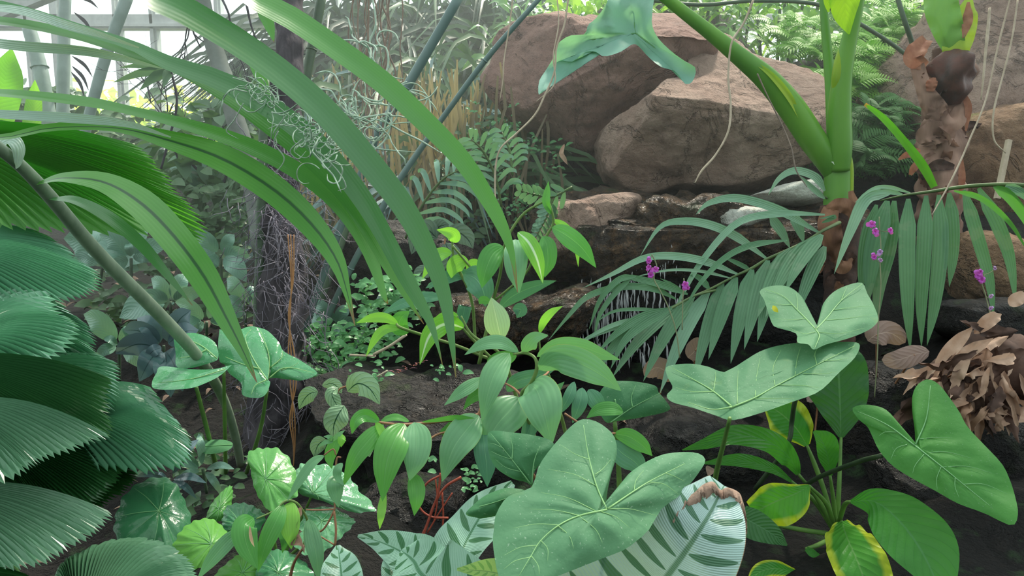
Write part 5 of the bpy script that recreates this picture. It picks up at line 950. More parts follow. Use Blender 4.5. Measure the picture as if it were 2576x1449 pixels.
frond('feather palm frond reaching in from the right edge, long leaflets hanging down', (2700,470,2.5), [(2700,475,2.5),(2580,466,2.55),(2500,464,2.58),(2420,470,2.6),(2340,482,2.62),(2270,492,2.64),(2215,505,2.66)], [7,6,5,5,4,3,2], LL)
LL = [([(2075,480,3.1),(2050,445,3.08),(2000,430,3.06),(1960,450,3.05),(1932,492,3.05)], 20, M_featherp, 20), ([(2075,500,3.1),(2040,470,3.08),(2010,440,3.06)], 14, M_featherp, 10)]
frond('short curled leaf arching left from behind the giant green stalk', (2105,520,3.2), [(2110,520,3.2),(2075,495,3.12)], [3, 3], LL, name='curled_leaf', cat='leaf')
# small feather palms in the middle distance
def pinn(label, base, rach, n, L, w_, mat, droop=.8, both=True, name='palm_frond', cat='palm frond', group=None):
    t = thing(name, P(*base), label, cat, group); mb = MB(); ptube(mb, rach, [3.2] * (len(rach) - 1) + [1], 5); mb.build('rachis', M_rach, t)
    q = smooth_pts(rach, n + 1); rr_ = random.Random(int(base[0])); mb = MB()
    for i in range(1, n + 1):
        x, y, d = q[i]; a = math.atan2(q[i][1] - q[i - 1][1], q[i][0] - q[i - 1][0])
        for s_ in ((-1, 1) if both else (1,)):
            l_ = L * (1 - .5 * (i / n) ** 2) * rr_.uniform(.85, 1.1); b_ = a + s_ * rr_.uniform(.75, 1.0); k = .12 * s_
            blade(mb, [(x, y, d), (x + math.cos(b_) * l_ * .5, y + math.sin(b_) * l_ * .5 + l_ * .02, d - k * .4), (x + math.cos(b_) * l_ * .85, y + math.sin(b_) * l_ * .85 + l_ * droop * .35, d - k * .8), (x + math.cos(b_) * l_ * .95, y + math.sin(b_) * l_ + l_ * droop * .6, d - k)], w_, 'leaflet', n=9, m=2, fold=.2)
    mb.build('leaflets', mat, t)['kind'] = 'stuff'
    return t
M_mid = leafmat('mid_palm', (104, 150, 128), (128, 170, 150), rough=.4, trans=.2, ns=4)
M_midd = leafmat('mid_palm_dark', (70, 108, 84), (88, 126, 100), rough=.45, trans=.2, ns=4)
pinn('small arching palm frond under the diagonal canes, its leaflets hanging over the brown stems', (1020,640,3.3), [(1020,600,3.3),(1060,520,3.25),(1110,455,3.22),(1160,425,3.2)], 8, 140, 14, M_mid)
pinn('small palm frond with curved leaflets left of the dark hollow', (1240,560,3.5), [(1262,520,3.5),(1245,440,3.45),(1215,380,3.42),(1185,350,3.4)], 8, 95, 12, M_mid)
pinn('small palm frond at the foot of the pinkish boulder', (1290,470,3.6), [(1290,440,3.6),(1282,380,3.6),(1262,330,3.6)], 7, 70, 12, M_mid)
pinn('small fern frond with pointed leaflets above the left end of the wet ledge', (1420,530,3.2), [(1440,470,3.2),(1390,495,3.2),(1350,490,3.2),(1310,480,3.2)], 8, 42, 13, M_mid, .1, name='fern_frond', cat='fern')
pinn('small hanging fern frond beside the left end of the wet ledge', (1400,520,3.2), [(1390,500,3.2),(1372,550,3.2),(1345,600,3.2)], 9, 36, 11, M_mid, .1, name='fern_frond', cat='fern')

# ---------------------------------------------------------------- strap-leaved clumps filling the middle background
M_bl = [leafmat('strap_clump_%s' % n_, a, b, rough=.45, trans=.25, ns=2) for n_, a, b in (('blue', (100, 134, 136), (122, 154, 158)), ('green', (74, 106, 76), (92, 124, 88)), ('deep', (50, 76, 60), (66, 94, 74)), ('straw', (170, 156, 130), (124, 112, 92)))]
def clump(c, n, L, w_, mat, rnd, spread=1.0, up=1.0):
    mb = MB()
    for _ in range(n):
        az = rnd.uniform(0, 6.283); el = rnd.uniform(.5, 1.45) * up; l_ = L * rnd.uniform(.6, 1.15)
        b_ = Vector(c) + Vector((rnd.gauss(0, .08), rnd.gauss(0, .08), 0)) * spread; dr = Vector((math.cos(az) * math.cos(el), math.sin(az) * math.cos(el) * .7, math.sin(el)))
        q = [b_ + dr * l_ * t - Vector((0, 0, 1)) * l_ * .75 * t ** 2.6 + Vector((dr.x, dr.y, 0)) * l_ * .35 * t * t for t in (0, .25, .5, .75, 1)]
        vd = (CAM - b_).normalized(); wblade(mb, q, w_ * rnd.uniform(.7, 1.3), 9, 2, 'strap', .2, up=Vector((rnd.gauss(0, .5) + vd.x, vd.y, vd.z + .6)).normalized())
    return mb
rnd = random.Random(77)
CL = [(830,640,5.2,0),(900,560,5.6,2),(960,620,5.0,0),(1030,560,5.4,1),(1090,600,4.8,0),(1150,540,5.2,2),(1200,600,4.6,1),(1000,420,6.0,1),(1120,400,6.0,0),(880,400,6.2,2),(1240,420,5.6,2),(760,560,5.8,2),(1060,300,6.4,2),(1180,260,6.4,1),(940,280,6.6,2),(1290,300,6.2,1),(820,300,6.8,2),(1340,180,6.6,1),(800,140,7.4,1),(880,120,7.3,2),(1000,130,7.2,2),(1120,110,7.3,1),(1240,120,7.2,2)]
WH = ('above the slanting canes', 'behind the longest blade', 'at the foot of the canes', 'between the two slanting canes', 'left of the boulder', 'beside the hanging roots', 'under the pinkish boulder', 'high behind the roots', 'high behind the thin cane', 'behind the shaggy trunk', 'right by the boulder edge', 'behind the upright cane', 'near the top edge', 'above the boulder shoulder', 'near the top left of the roots', 'just left of the boulder top', 'behind the arching blade tops', 'at the top edge over the boulder', 'farthest, over the shaggy trunk', 'farthest, behind the root curtain', 'farthest, between roots and cane', 'farthest, behind the thick cane', 'farthest, behind the thin cane')
for k, (px, py, d, c_) in enumerate(CL):
    g_ = ground(P(px, py, d).x, P(px, py, d).y); c = P(px, py, d); z0 = max(g_.z, c.z - .35)
    far = d > 7
    t = thing('strap_leaf_plant', (c.x, c.y, min(g_.z, z0)), ('bluish', 'mid green', 'dark green')[c_] + ' narrow-leaved plant in the background thicket, ' + WH[k], 'plant', 'narrow-leaved plants in the background thicket')
    clump((c.x, c.y, z0), 190 if far else 110, (1.15 if d < 5.9 else 2.0) * (.6 if px < 850 else 1), .036 if d < 5.9 else .045, M_bl[c_], rnd).build('foliage', M_bl[c_], t)
    mb = MB(); [mb.tube([Vector((c.x + a_, c.y, g_.z - .02)), Vector((c.x + a_ * 1.1, c.y, z0 + .25))], .012, 6) for a_ in (-.05, 0, .06)]; mb.build('stems', M_canegreen, t)
    if k in (0, 2, 3, 4, 5, 6, 7, 9):
        m2 = MB()
        for _ in range(60):
            a = Vector((c.x + rnd.gauss(0, .22), c.y + rnd.uniform(-.55, -.1), z0 + rnd.uniform(.25, .8))); wblade(m2, [a, a + Vector((rnd.gauss(0, .04), 0, -.3)), a + Vector((rnd.gauss(0, .1), .02, -.62))], .018, 6, 2, 'strap', .3, up=Vector((rnd.gauss(0, .4), -1, 0)))
        m2.build('dry_leaves', M_bl[3], t)

# ---------------------------------------------------------------- broad-leaved plants in the left middle distance
M_mbl = leafmat('middle_leaf', (120, 164, 146), (152, 192, 176), rib=(130, 170, 150), ribw=.02, lat=(10, 3, (84, 124, 108), .2), rough=.28, trans=.12, ns=4, spec=.6)
M_mblv = leafmat('middle_leaf_violet', (120, 144, 158), (96, 128, 132), rib=(70, 96, 100), ribw=.03, rough=.25, trans=.1, ns=4, spec=.7)
def tuft(label, base, tips, mat, d, cat='plant', name='broad_leaf_plant', w_=.5, hub=None):
    t = thing(name, P(*base), label, cat); hx, hy = hub or (base[0], base[1] - 40); mb = MB(); ptube(mb, [base, (hx, hy, d)], 4, 6); mb.build('stem', M_canegreen, t)
    for i, (x, y) in enumerate(tips):
        L = math.hypot(x - hx, y - hy); mb = MB(); bx, by = hx + (x - hx) * .12, hy + (y - hy) * .12
        blade(mb, [(bx, by, d), ((bx + x) / 2, (by + y) / 2 - L * .12, d - .05), (x, y, d - .02)], L * w_, 'ell', n=14, m=6, fold=.25, roll=(i % 3 - 1) * 25, cup=.1); mb.build('leaf', mat, t)
tuft('plant with bluish shiny leaves in a star, left of the wet arrowhead leaves', (412,960,2.9), [(310,830),(365,905),(480,780),(290,890),(430,1000),(350,960),(500,830),(345,800),(460,985)], M_mblv, 2.8, hub=(412,870))
tuft('dull green broad-leaved plant behind the thick diagonal stalk', (330,780,3.9), [(250,590),(320,610),(380,660),(270,690),(420,620),(220,640),(360,560)], M_mbl, 3.8, hub=(330,650))
tuft('broad-leaved plant under the tip of the backlit fan leaf', (560,780,3.9), [(480,590),(590,590),(630,650),(520,690),(620,710),(450,640)], M_mbl, 3.8, hub=(555,640))
tuft('pale broad-leaved plant just right of the backlit fan leaf', (530,600,4.6), [(420,410),(500,400),(560,440),(600,480),(450,470),(580,520),(490,520)], M_mbl, 4.5, hub=(510,480), w_=.6)
tuft('shaded broad-leaved plant at mid left among dry leaves', (430,830,3.6), [(380,700),(470,690),(510,740),(350,750),(440,770),(300,800)], M_mbl, 3.5, hub=(430,760))
tuft('broad-leaved plant between the shaggy trunk and slanting canes', (840,900,3.5), [(790,760),(880,770),(910,820),(800,830),(860,860),(770,800)], M_mbl, 3.4, hub=(840,820))
tuft('grey-green plant behind the upright cane', (620,850,3.7), [(570,700),(640,720),(680,760),(590,790),(560,760)], M_mbl, 3.6, hub=(615,765))
tuft('shaded plant with long leaves below the wet arrowhead leaves', (520,1240,2.2), [(430,1135),(420,1170),(500,1090),(590,1180),(440,1215),(560,1250)], M_mbl, 2.15, hub=(510,1180), w_=.22)

tuft('leaf cluster tucked under the diagonal stalk beside the glossy fan leaf rims', (300,960,2.9), [(210,790),(330,820),(260,850),(380,840),(240,900),(360,930)], M_mbl, 2.85, hub=(300,870), w_=.45)
tuft('long-leaved plant in front of the leaf litter, between diagonal stalk and shaggy trunk', (520,900,3.3), [(440,760),(560,740),(600,820),(480,850),(620,790),(430,830)], M_mbl, 3.2, hub=(520,810), w_=.4)
tuft('shaded plant just below the jagged rim of the backlit fan leaf', (250,720,4.0), [(160,600),(230,580),(310,620),(350,680),(180,660),(290,700),(390,650)], M_mbl, 3.9, hub=(260,660), w_=.5)
tuft('distant pale plant standing under the window at left', (380,520,6.0), [(300,370),(380,350),(440,390),(330,430),(470,440),(280,420)], M_mbl, 5.9, hub=(375,430), w_=.5)
tuft('distant dull plant beside the foot of the grey leaning trunk', (600,640,4.8), [(540,500),(620,500),(660,560),(560,580),(690,540)], M_mbl, 4.7, hub=(610,580), w_=.5)
# ---------------------------------------------------------------- bright growth behind the boulders
M_brt = leafmat('sunlit_leaf', (150, 200, 84), (186, 220, 110), rough=.35, trans=.45, ns=2)  # lit copy of the bush leaf, sunlight put into the colour
M_brd = leafmat('half_lit_leaf', (110, 160, 96), (140, 184, 120), rough=.3, trans=.3, ns=2, spec=.6)  # duller copy of the bush leaf, weaker light put into the colour
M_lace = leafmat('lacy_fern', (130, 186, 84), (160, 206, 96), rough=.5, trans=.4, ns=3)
M_laced = leafmat('lacy_fern_shaded', (78, 128, 72), (96, 146, 84), rough=.5, trans=.3, ns=3)  # darker copy of the fern, shade of the gap put into the colour
rnd = random.Random(31)
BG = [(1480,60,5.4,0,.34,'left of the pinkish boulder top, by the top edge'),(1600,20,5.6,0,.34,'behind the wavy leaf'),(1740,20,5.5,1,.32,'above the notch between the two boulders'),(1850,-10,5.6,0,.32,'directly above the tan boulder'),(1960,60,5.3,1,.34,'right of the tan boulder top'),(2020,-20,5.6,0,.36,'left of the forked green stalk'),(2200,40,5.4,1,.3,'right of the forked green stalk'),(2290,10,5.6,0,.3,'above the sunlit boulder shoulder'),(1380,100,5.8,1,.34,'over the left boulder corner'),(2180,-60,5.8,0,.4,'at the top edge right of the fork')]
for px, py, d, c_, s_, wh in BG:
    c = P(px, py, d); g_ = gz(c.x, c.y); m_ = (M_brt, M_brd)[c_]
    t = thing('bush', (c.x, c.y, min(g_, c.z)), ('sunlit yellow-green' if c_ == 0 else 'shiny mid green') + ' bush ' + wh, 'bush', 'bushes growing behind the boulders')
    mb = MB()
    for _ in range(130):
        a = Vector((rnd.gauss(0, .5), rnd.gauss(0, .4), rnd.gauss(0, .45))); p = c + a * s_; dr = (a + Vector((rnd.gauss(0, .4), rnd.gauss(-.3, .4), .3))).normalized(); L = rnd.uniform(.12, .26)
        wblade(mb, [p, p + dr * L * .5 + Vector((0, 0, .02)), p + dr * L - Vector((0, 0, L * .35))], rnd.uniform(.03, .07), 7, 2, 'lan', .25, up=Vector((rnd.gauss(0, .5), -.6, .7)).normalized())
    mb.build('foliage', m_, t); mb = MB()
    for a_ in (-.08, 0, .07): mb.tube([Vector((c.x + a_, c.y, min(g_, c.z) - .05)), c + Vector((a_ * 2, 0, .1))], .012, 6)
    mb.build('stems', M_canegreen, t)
def lacy(c, n, L, mat, rnd, droop=.5):
    mb = MB()
    for _ in range(n):
        az = rnd.uniform(0, 6.28); b_ = Vector(c) + Vector((rnd.gauss(0, .08), rnd.gauss(0, .05), rnd.gauss(0, .05))); dr = Vector((math.cos(az), math.sin(az) * .6 - .3, rnd.uniform(.1, .9))).normalized(); l_ = L * rnd.uniform(.6, 1.1)
        q = smooth_pts([tuple(b_ + dr * l_ * t - Vector((0, 0, l_ * droop * t * t))) for t in (0, .33, .66, 1)], 14); sd = dr.cross(Vector((rnd.gauss(0, .3), -.5, .8))).normalized()
        mb.tube([Vector(a) for a in q[::3]], .002, 3, 8)
        for i in range(1, 14):
            for s_ in (-1, 1):
                pl = l_ * .32 * (1 - (i / 14) ** 1.5) + .01; p = Vector(q[i]); e = p + sd * s_ * pl + dr * pl * .5 - Vector((0, 0, pl * .25)); wblade(mb, [p, p.lerp(e, .5) + Vector((0, 0, .004)), e], pl * .2, 4, 2, 'leaflet', .1, up=Vector((0, -.6, .8)))
    return mb
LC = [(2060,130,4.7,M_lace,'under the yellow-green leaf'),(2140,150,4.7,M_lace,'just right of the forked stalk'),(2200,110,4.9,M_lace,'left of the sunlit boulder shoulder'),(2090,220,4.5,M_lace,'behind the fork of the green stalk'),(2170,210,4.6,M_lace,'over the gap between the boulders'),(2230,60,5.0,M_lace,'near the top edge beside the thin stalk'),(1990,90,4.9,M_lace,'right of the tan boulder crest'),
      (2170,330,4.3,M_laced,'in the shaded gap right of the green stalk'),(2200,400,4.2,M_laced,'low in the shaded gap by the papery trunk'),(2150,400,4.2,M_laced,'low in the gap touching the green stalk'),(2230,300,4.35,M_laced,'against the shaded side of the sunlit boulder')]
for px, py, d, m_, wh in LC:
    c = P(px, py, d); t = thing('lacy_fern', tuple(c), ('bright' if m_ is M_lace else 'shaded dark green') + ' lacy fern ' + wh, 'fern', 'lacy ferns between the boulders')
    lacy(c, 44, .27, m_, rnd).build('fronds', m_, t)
# small growth around the dark hollow and on the ledges
M_sm = leafmat('small_leaf', (96, 156, 104), (120, 178, 124), rough=.35, trans=.25)
M_smd = leafmat('small_leaf_dull', (84, 118, 84), (104, 136, 100), rough=.4, trans=.2)
def sprig(mb, p, n, L, rnd):
    for k in range(n):
        az = rnd.uniform(0, 6.28); dr = Vector((math.cos(az), math.sin(az) * .6 - .2, rnd.uniform(.1, .8))).normalized(); l_ = L * rnd.uniform(.6, 1.2); a = p + Vector((rnd.gauss(0, L * .5), 0, rnd.gauss(0, L * .5)))
        wblade(mb, [a, a + dr * l_ * .5, a + dr * l_ - Vector((0, 0, l_ * .25))], l_ * .5, 6, 2, 'ell', .2, up=Vector((rnd.gauss(0, .3), -.7, .7)).normalized())
def patch(label, boxes, n, L, mat, d, name='creeping_plants', cat='ground cover'):
    mb = MB()
    for _ in range(n):
        x0, y0, x1, y1 = rnd.choice(boxes); sprig(mb, P(rnd.uniform(x0, x1), rnd.uniform(y0, y1), d + rnd.uniform(-.08, .08)), 3, L * rnd.uniform(.6, 1.3), rnd)
    o_ = mb.build(name, mat, loc=P((boxes[0][0] + boxes[0][2]) / 2, boxes[0][3], d)); tag(o_, label, cat, kind='stuff')
patch('tiny leaves and shoots creeping in the dark hollow below the pinkish boulder', [(1260,350,1420,480),(1250,480,1340,560),(1180,260,1300,400)], 90, .035, M_sm, 4.05)
patch('small dull leaves filling the slope under the hanging canes', [(1100,400,1260,620),(1180,300,1260,500)], 150, .06, M_smd, 4.2)
patch('carpet of small leaves on the bank right of the shaggy trunk', [(780,820,1000,900),(780,850,900,960),(900,700,1060,800)], 240, .045, M_sm, 3.0)
patch('scattered seedlings on the ledge under the blade tips', [(1080,920,1160,945),(880,920,1000,960)], 14, .03, M_sm, 2.62)
patch('low leaves in the shade at mid left behind the diagonal stalk', [(240,620,620,860),(380,470,620,640)], 260, .09, M_smd, 4.1)
patch('low green leaves on the dark soil at the bottom left', [(360,1100,620,1300),(620,1300,900,1449)], 60, .05, M_smd, 2.4)
patch('shadowed undergrowth left of the window foot', [(0,300,420,480),(-60,250,200,330)], 240, .14, M_smd, 5.6)
patch('sprouts beside the red roots', [(1170,1180,1210,1240),(1060,1130,1100,1170)], 14, .028, M_sm, 2.1)
M_lit = plain('leaf_litter', (132, 112, 96), (92, 76, 66), .9, 14, .5)
M_pinkl = leafmat('tiny_pink_leaf', (176, 120, 140), (150, 104, 120), rough=.5)
mb = MB()
for _ in range(420):
    x, y = rnd.uniform(-3.2, 1.6), rnd.uniform(2.3, 6.2); p = ground(x, y) + Vector((0, 0, .03)); az = rnd.uniform(0, 6.28); dr = Vector((math.cos(az), math.sin(az), rnd.gauss(.1, .15))); l_ = rnd.uniform(.05, .13)
    wblade(mb, [p, p + dr * l_ * .5 + Vector((0, 0, .012)), p + dr * l_], l_ * .4, 6, 2, 'ell', .4)
tag(mb.build('leaf_litter', M_lit, loc=(0, 3, gz(0, 3))), 'brown fallen leaves and husk bits littering the soil', 'leaf litter', kind='stuff')
mb = MB()
for k in range(16):
    p = P(990 + k * 5 + rnd.gauss(0, 3), 938 - k * 1.6 + rnd.gauss(0, 3), 2.55); wblade(mb, [p, p + Vector((rnd.gauss(0, .006), -.004, .006)), p + Vector((rnd.gauss(0, .012), -.01, .006))], .01, 4, 2, 'ell')
tag(mb.build('pink_creeper', M_pinkl, loc=P(1020, 940, 2.55)), 'line of tiny pink leaves on the dark rock edge', 'creeper')
st2 = [([(940,892,2.6),(985,868,2.58),(1022,842,2.56)], 4, 'pale dry stick lying slantwise under the bright left shoot'), ([(880,893,2.62),(945,896,2.6)], 3, 'short pale dry stick lying flat at the foot of the slanting one'), ([(948,948,2.5),(975,932,2.5)], 2.4, 'small dry stick on the dark rock left of the pink leaves')]
for pts, r, lb in st2: mb = MB(); ptube(mb, pts, [r] * len(pts), 6, wob=.2); tag(mb.build('dry_stick', M_rootp, loc=P(*pts[0])), lb, 'stick')

# ---------------------------------------------------------------- patterned vine, begonias
M_vine = leafmat('patterned_leaf', (160, 196, 156), (144, 184, 142), rib=(36, 84, 56), ribw=.035, lat=(7, 2.2, (44, 96, 62), .9), rough=.35, trans=.15, ns=5, bumpst=.5)
M_vined = leafmat('patterned_leaf_dark', (96, 122, 104), (110, 136, 114), rib=(40, 66, 52), ribw=.05, lat=(7, 2.2, (44, 72, 56), .8), rough=.4, trans=.1, ns=5, bumpst=.5)
def vine(label, base, stem, lv, mat):
    t = thing('patterned_vine', P(*base), label, 'vine'); mb = MB(); ptube(mb, stem, 2.2, 6); mb.build('stem', M_bst, t)
    for pts, w_ in lv: mb = MB(); blade(mb, pts, w_, 'ell', n=20, m=10, fold=.12, cup=.15); mb.build('leaf', mat, t)
vine('vine with pale green dark-veined leaves beside the foot of the shaggy trunk', (830,1130,2.45), [(830,1130,2.45),(845,1040,2.42),(850,985,2.4),(875,970,2.4)],
     [([(874,985,2.35),(900,965,2.33),(930,978,2.32),(956,1018,2.32)], 62), ([(850,975,2.4),(835,990,2.38),(845,1015,2.38),(862,1030,2.38)], 36), ([(866,1020,2.38),(850,1045,2.36),(840,1070,2.36),(838,1100,2.36)], 62), ([(800,985,2.42),(780,990,2.41),(765,1005,2.41),(752,1030,2.41)], 40),
      ([(810,970,2.42),(835,965,2.41),(850,975,2.41),(860,990,2.41)], 30), ([(930,1095,2.2),(925,1120,2.2),(930,1150,2.2)], 36), ([(820,1105,2.4),(800,1120,2.4),(790,1150,2.4)], 40)], M_vine)
vine('vine with dark grey-green veined leaves above the grey rock', (1100,740,3.1), [(1100,740,3.1),(1110,680,3.1),(1120,600,3.1)],
     [([(1100,600,3.1),(1075,580,3.08),(1050,600,3.08),(1035,640,3.08)], 60), ([(1120,610,3.1),(1130,640,3.08),(1125,670,3.08),(1110,700,3.08)], 64), ([(1120,600,3.1),(1150,585,3.08),(1175,600,3.08),(1190,625,3.08)], 50), ([(1080,670,3.1),(1060,690,3.08),(1058,710,3.08)], 40), ([(1090,590,3.12),(1105,570,3.1),(1130,565,3.1)], 40)], M_vined)
M_beg = leafmat('begonia_leaf', (86, 158, 78), (104, 174, 86), rough=.3, trans=.2, ns=6, spec=.5, bumpst=.6)
M_begd = leafmat('begonia_leaf_dark', (60, 122, 84), (72, 138, 90), rough=.25, trans=.15, ns=6, spec=.6, bumpst=.6)
M_begw = leafmat('begonia_leaf_wet', (92, 158, 110), (112, 176, 126), rough=.14, trans=.15, ns=6, spec=.9, bumpst=.8)
M_begl = leafmat('begonia_leaf_light', (104, 172, 78), (122, 188, 84), rough=.35, trans=.25, ns=6, bumpst=.5)
def begonia(label, root_, lv, mat, name='begonia'):
    t = thing(name, P(*root_), label, 'plant')
    for k, (o_, c_, d, m_, lb) in enumerate(lv):
        q = smooth_pts(o_ + [o_[0]], 64)[:-1]; q = [(c_[0] + (x - c_[0]) * (1 + .022 * (1 if i % 4 < 2 else -1)), c_[1] + (y - c_[1]) * (1 + .022 * (1 if i % 4 < 2 else -1))) for i, (x, y) in enumerate(q)]
        vs = []
        for j in range(0, 64, 8):
            x, y = q[j]; vs.append([c_, ((c_[0] + x) / 2 + 3, (c_[1] + y) / 2 - 3), (c_[0] + (x - c_[0]) * .93, c_[1] + (y - c_[1]) * .93)])
        broad_leaf('leaf', t, q, c_, (d, .0002, -.0009, .03), m_, M_veind, vs, .005, 1.4, rings=10, ripple=.006, m_out=128, label=lb)
        stalk(t, [(c_[0], c_[1], d + .01), ((c_[0] + root_[0]) / 2, (c_[1] + root_[1]) / 2 + 10, (d + root_[2]) / 2 + .05), root_], [3, 4, 4], M_stem)
begonia('begonia with round scalloped leaves beside the orange roots and below the drooping branch', (700,1420,2.05),
  [([(668,1128),(695,1127),(725,1150),(742,1185),(752,1220),(745,1250),(720,1262),(700,1280),(680,1288),(660,1265),(645,1240),(635,1210),(630,1180),(622,1145),(640,1130)], (668,1205), 1.8, M_beg, 'upright round leaf with a crinkled surface'),
   ([(745,1185),(760,1166),(800,1168),(840,1172),(880,1200),(905,1235),(945,1280),(900,1290),(860,1280),(810,1260),(760,1245),(735,1215)], (787,1240), 1.85, M_begw, 'wet leaf glittering beside the narrow one'),
   ([(770,1280),(830,1275),(880,1300),(892,1315),(860,1350),(820,1385),(780,1400),(740,1370),(755,1320)], (810,1310), 1.82, M_begw, None),
   ([(650,1420),(680,1385),(730,1390),(780,1430),(800,1490),(700,1500),(640,1480)], (700,1440), 1.7, M_begd, None),
   ([(590,1400),(640,1380),(680,1420),(660,1490),(570,1500),(540,1450)], (610,1440), 1.72, M_begl, None)], None)
begonia('begonia with a large dark glossy round leaf beneath the fan palm tips', (480,1440,1.95),
  [([(290,1300),(310,1250),(350,1215),(400,1200),(440,1215),(462,1255),(480,1300),(478,1335),(450,1370),(425,1385),(380,1375),(330,1370),(290,1350)], (400,1285), 1.75, M_begd, 'large dark glossy round leaf'),
   ([(435,1372),(455,1335),(490,1310),(530,1305),(560,1325),(578,1355),(560,1385),(530,1410),(500,1430),(470,1420)], (532,1368), 1.62, M_begl, 'yellow-green scalloped leaf in front'),
   ([(558,1310),(570,1275),(610,1265),(650,1280),(668,1305),(640,1345),(600,1350),(565,1340)], (605,1325), 1.75, M_begd, None),
   ([(515,1310),(530,1270),(560,1235),(582,1222),(585,1250),(575,1290),(550,1312)], (550,1280), 1.85, M_beg, None)], None)
# bluish ruffled wide leaf edges in the dark, left
tuft('plant with purplish pointed leaves half hidden behind the dark fan leaf', (430,1240,2.1), [(340,1200),(500,1105),(390,1190),(520,1215),(495,1255)], M_mblv, 2.05, hub=(425,1205), w_=.2)

# ---------------------------------------------------------------- red roots, flowers, dead leaves, pink leaves
M_red = plain('red_root', (176, 84, 62), (140, 60, 48), .5, 12, .3)
for k, (pts, r) in enumerate((([(1108,1190),(1102,1240),(1085,1290),(1060,1360)], 3),([(1160,1200),(1120,1225),(1092,1270),(1070,1330),(1045,1380)], 3.5),([(1112,1238),(1115,1300),(1110,1370)], 2.5),([(1128,1303),(1085,1300),(1058,1280),(1052,1250),(1075,1215),(1110,1195)], 2.8),([(1138,1240),(1105,1290),(1075,1340)], 2),([(1095,1200),(1100,1260),(1092,1310)], 2),([(1075,1320),(1060,1350),(1048,1385)], 2.4))):
    q = [(x, y, 2.0 + .03 * (k % 3)) for x, y in pts]; mb = MB(); ptube(mb, q, [r] * len(q), 6, wob=.2); tag(mb.build('red_root', M_red, loc=P(*q[-1])), 'reddish brown bare root or stem in the tangle beside the black rock', 'root', 'tangle of red roots at the bottom')
M_flw = leafmat('purple_petal', (214, 110, 222), (196, 92, 208), rough=.5, trans=.3)
M_flwp = leafmat('pale_petal', (206, 176, 226), (190, 150, 220), rough=.5, trans=.3)
M_fst = plain('flower_stalk', (150, 156, 120), (120, 130, 96), .6)
def flowers(label, stem, fl, d):
    t = thing('orchid_spray', P(stem[-1][0], stem[-1][1], d), label, 'flower'); mb = MB(); ptube(mb, [(x, y, d) for x, y in stem], 1.6, 5); mb.build('stalk', M_fst, t); r_ = random.Random(int(stem[0][0]))
    for x, y, s_, m_ in fl:
        mb = MB(); a0 = r_.uniform(0, 6)
        for k in range(5):
            a = a0 + k * 1.257; L = s_ * (1.25 if k == 0 else .8); blade(mb, [(x, y, d - .01), (x + math.cos(a) * L * .6, y + math.sin(a) * L * .6, d - .02), (x + math.cos(a) * L, y + math.sin(a) * L, d - .012)], L * .75, 'round', n=7, m=4, fold=.15)
        mb.build('flower', m_, t); mb = MB(); near = min(stem, key=lambda q: math.hypot(q[0] - x, q[1] - y)); ptube(mb, [(x, y, d), ((x + near[0]) / 2, (y + near[1]) / 2 + 3, d), (near[0], near[1], d)], 1, 4); mb.build('flower_stalk', M_fst, t)
F, FP = M_flw, M_flwp
flowers('spray of four purple orchids in front of the falling water', [(1640,640),(1652,670),(1645,700),(1660,730),(1680,770),(1700,830),(1710,900)], [(1632,657,10,F),(1632,672,9,F),(1650,678,11,F),(1637,692,11,F)], 2.45)
flowers('single purple orchid beside the comb-like leaflets', [(1720,700),(1722,718),(1718,745),(1716,830)], [(1724,716,12,F),(1730,724,8,F)], 2.5)
flowers('tall orchid spray with purple flowers between the right palm fronds', [(2212,545),(2213,580),(2216,620),(2214,660),(2216,720),(2210,800),(2207,900),(2200,1000)], [(2194,564,13,F),(2202,582,12,F),(2240,579,9,F),(2214,634,10,FP),(2199,647,10,F),(2216,655,7,FP)], 2.5)
flowers('orchid spray with a dense purple cluster by the right edge', [(2478,690),(2470,710),(2480,745),(2492,800),(2496,880)], [(2462,694,14,F),(2470,704,13,F),(2466,684,10,F),(2492,746,7,FP),(2492,776,7,FP),(2503,676,6,FP)], 2.5)
M_pink = leafmat('pink_brown_leaf', (168, 142, 132), (150, 126, 118), rib=(196, 172, 160), ribw=.02, lat=(7, 2.4, (188, 168, 158), .45), rough=.55, trans=.15, ns=5)
for pts, w_, rt, lb in (([(2183,858,2.6),(2205,842,2.58),(2240,838,2.58),(2278,862,2.6)], 62, (2205,960,2.7), 'round pinkish brown leaf standing behind the hanging leaflets'), ([(2338,884,2.6),(2300,892,2.57),(2260,905,2.57),(2218,905,2.6)], 52, (2230,1000,2.7), 'pointed pinkish brown leaf left of the dead leaf heap'),
    ([(1690,960,2.7),(1675,935,2.68),(1650,925,2.68),(1620,945,2.7)], 54, (1650,1030,2.75), 'pinkish brown leaf behind the pale hanging leaflet'), ([(1730,900,2.8),(1750,880,2.8),(1765,850,2.8)], 50, (1740,1000,2.85), 'pinkish leaf half hidden behind the comb-like leaflets'), ([(2100,1000,2.7),(2060,990,2.7),(2030,1010,2.7)], 30, (2050,1090,2.75), 'small pinkish leaf behind the right end of the lower long leaf')):
    t = thing('pink_leaved_plant', P(*rt), lb, 'plant'); mb = MB(); blade(mb, pts, w_, 'round', n=20, m=8, fold=.08, cup=.1); mb.build('leaf', M_pink, t); mb = MB(); ptube(mb, [pts[1], ((pts[1][0] + rt[0]) / 2, (pts[1][1] + rt[1]) / 2, pts[1][2] + .05), rt], 2.5, 5); mb.build('stem', M_bst, t)
M_dead = plain('dead_leaf_husk', (214, 184, 162), (176, 140, 116), .8, 9, .6, trans=.2); M_dead2 = plain('dead_leaf_dark', (110, 84, 72), (66, 50, 44), .85, 9, .7)
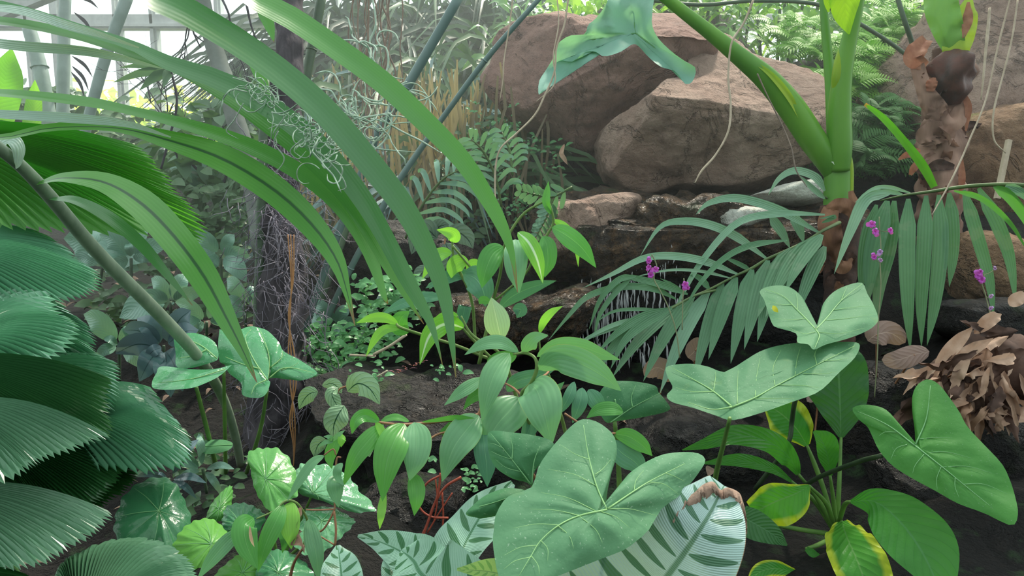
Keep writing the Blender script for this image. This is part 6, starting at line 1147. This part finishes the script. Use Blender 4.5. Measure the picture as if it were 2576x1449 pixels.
dh = thing('dead_leaf_heap', P(2500, 1130, 2.45), 'heap of crumpled pale brown dead leaves and husks at the right edge', 'dead leaves')
mb = MB(); ptube(mb, [(2330,940,2.5),(2400,920,2.5),(2470,900,2.48),(2560,930,2.45),(2660,960,2.5)], [12,44,70,84,50], 20, 50, wob=.5); mb.build('core', M_dead2, dh)
rnd = random.Random(8)
for k in range(84):
    x = 2600 - 270 * rnd.random() ** .8; f_ = (x - 2330) / 270; y = 930 - 150 * f_ + rnd.uniform(0, 1) * (60 + 190 * f_); a = rnd.gauss(2.35, .5) if y < 960 - 60 * f_ else rnd.gauss(1.6, .5); L = rnd.uniform(60, 170); d = 2.3 + rnd.uniform(-.06, .06)
    q = [(x, y, d)]; 
    for i in range(3): a += rnd.gauss(0, .3); x += math.cos(a) * L / 3; y += math.sin(a) * L / 3; q.append((x, y, d + rnd.gauss(0, .02)))
    mb = MB(); blade(mb, q, rnd.uniform(14, 42), 'lan', n=16, m=6, fold=rnd.choice((-.6, .6, .9)), wave=.5, wn=8, twist=rnd.uniform(-80, 80), seed=k, roll=rnd.uniform(-30, 30)); mb.build('husk', M_dead if rnd.random() < .6 else M_dead2, dh)
for q in ([(2365,960),(2368,985),(2362,1000)],[(2490,1000),(2505,1030),(2488,1040)],[(2500,960),(2512,990),(2506,1020)],[(2545,1020),(2556,1060),(2560,1075)]): mb = MB(); blade(mb, [(x, y, 2.26) for x, y in q], 10, 'strap', n=12, fold=.6, wave=.4); mb.build('husk', M_dead, dh)
for pts in ([(2540,770,2.25),(2560,752,2.24),(2590,740,2.24)], [(2450,840,2.27),(2490,805,2.26),(2520,790,2.26)], [(2350,930,2.3),(2400,870,2.28),(2450,820,2.27)], [(2370,945,2.3),(2430,890,2.26),(2500,850,2.25)]):
    mb = MB(); blade(mb, pts, 34, 'ell', n=18, m=8, fold=.5, wave=.4); mb.build('husk', M_dead, dh)
mb = MB(); blade(mb, [(470,1500,1.5),(455,1450,1.5),(440,1425,1.5),(432,1412,1.5)], [(20,30),(20,28),(12,16),(2,2)], n=14, fold=.4, wave=.3); tag(mb.build('dead_leaf', M_dead, loc=P(470, 1500, 1.5)), 'pale dead leaf tip poking up at the bottom edge left of the begonias', 'dead leaf')
mb = MB(); blade(mb, [(1420,362,3.75),(1412,385,3.72),(1420,400,3.72),(1428,415,3.74)], 12, 'ell', n=12, fold=.5, wave=.3); tag(mb.build('dead_leaf', M_dead, loc=P(1420, 362, 3.75)), 'small dead leaf hanging in the dark hollow', 'dead leaf')
# ---------------------------------------------------------------- humid haze in the glasshouse air
mb = MB(); mb.box((0, 5.55, 3.6), (12, 5.7, 5.6))
g = G('humid_air'); vs_ = g.n('VolumeScatter'); vs_.inputs['Density'].default_value = .028; vs_.inputs['Anisotropy'].default_value = .3; vs_.inputs[0].default_value = (.93, 1, 1, 1); g.l(vs_.outputs[0], g.out.inputs['Volume'])
tag(mb.build('haze', g.m, loc=(0, 5.55, 3.6), smooth=False), 'thin humid haze hanging in the air before the glass wall', 'haze', kind='stuff')
sc.cycles.volume_bounces = 1
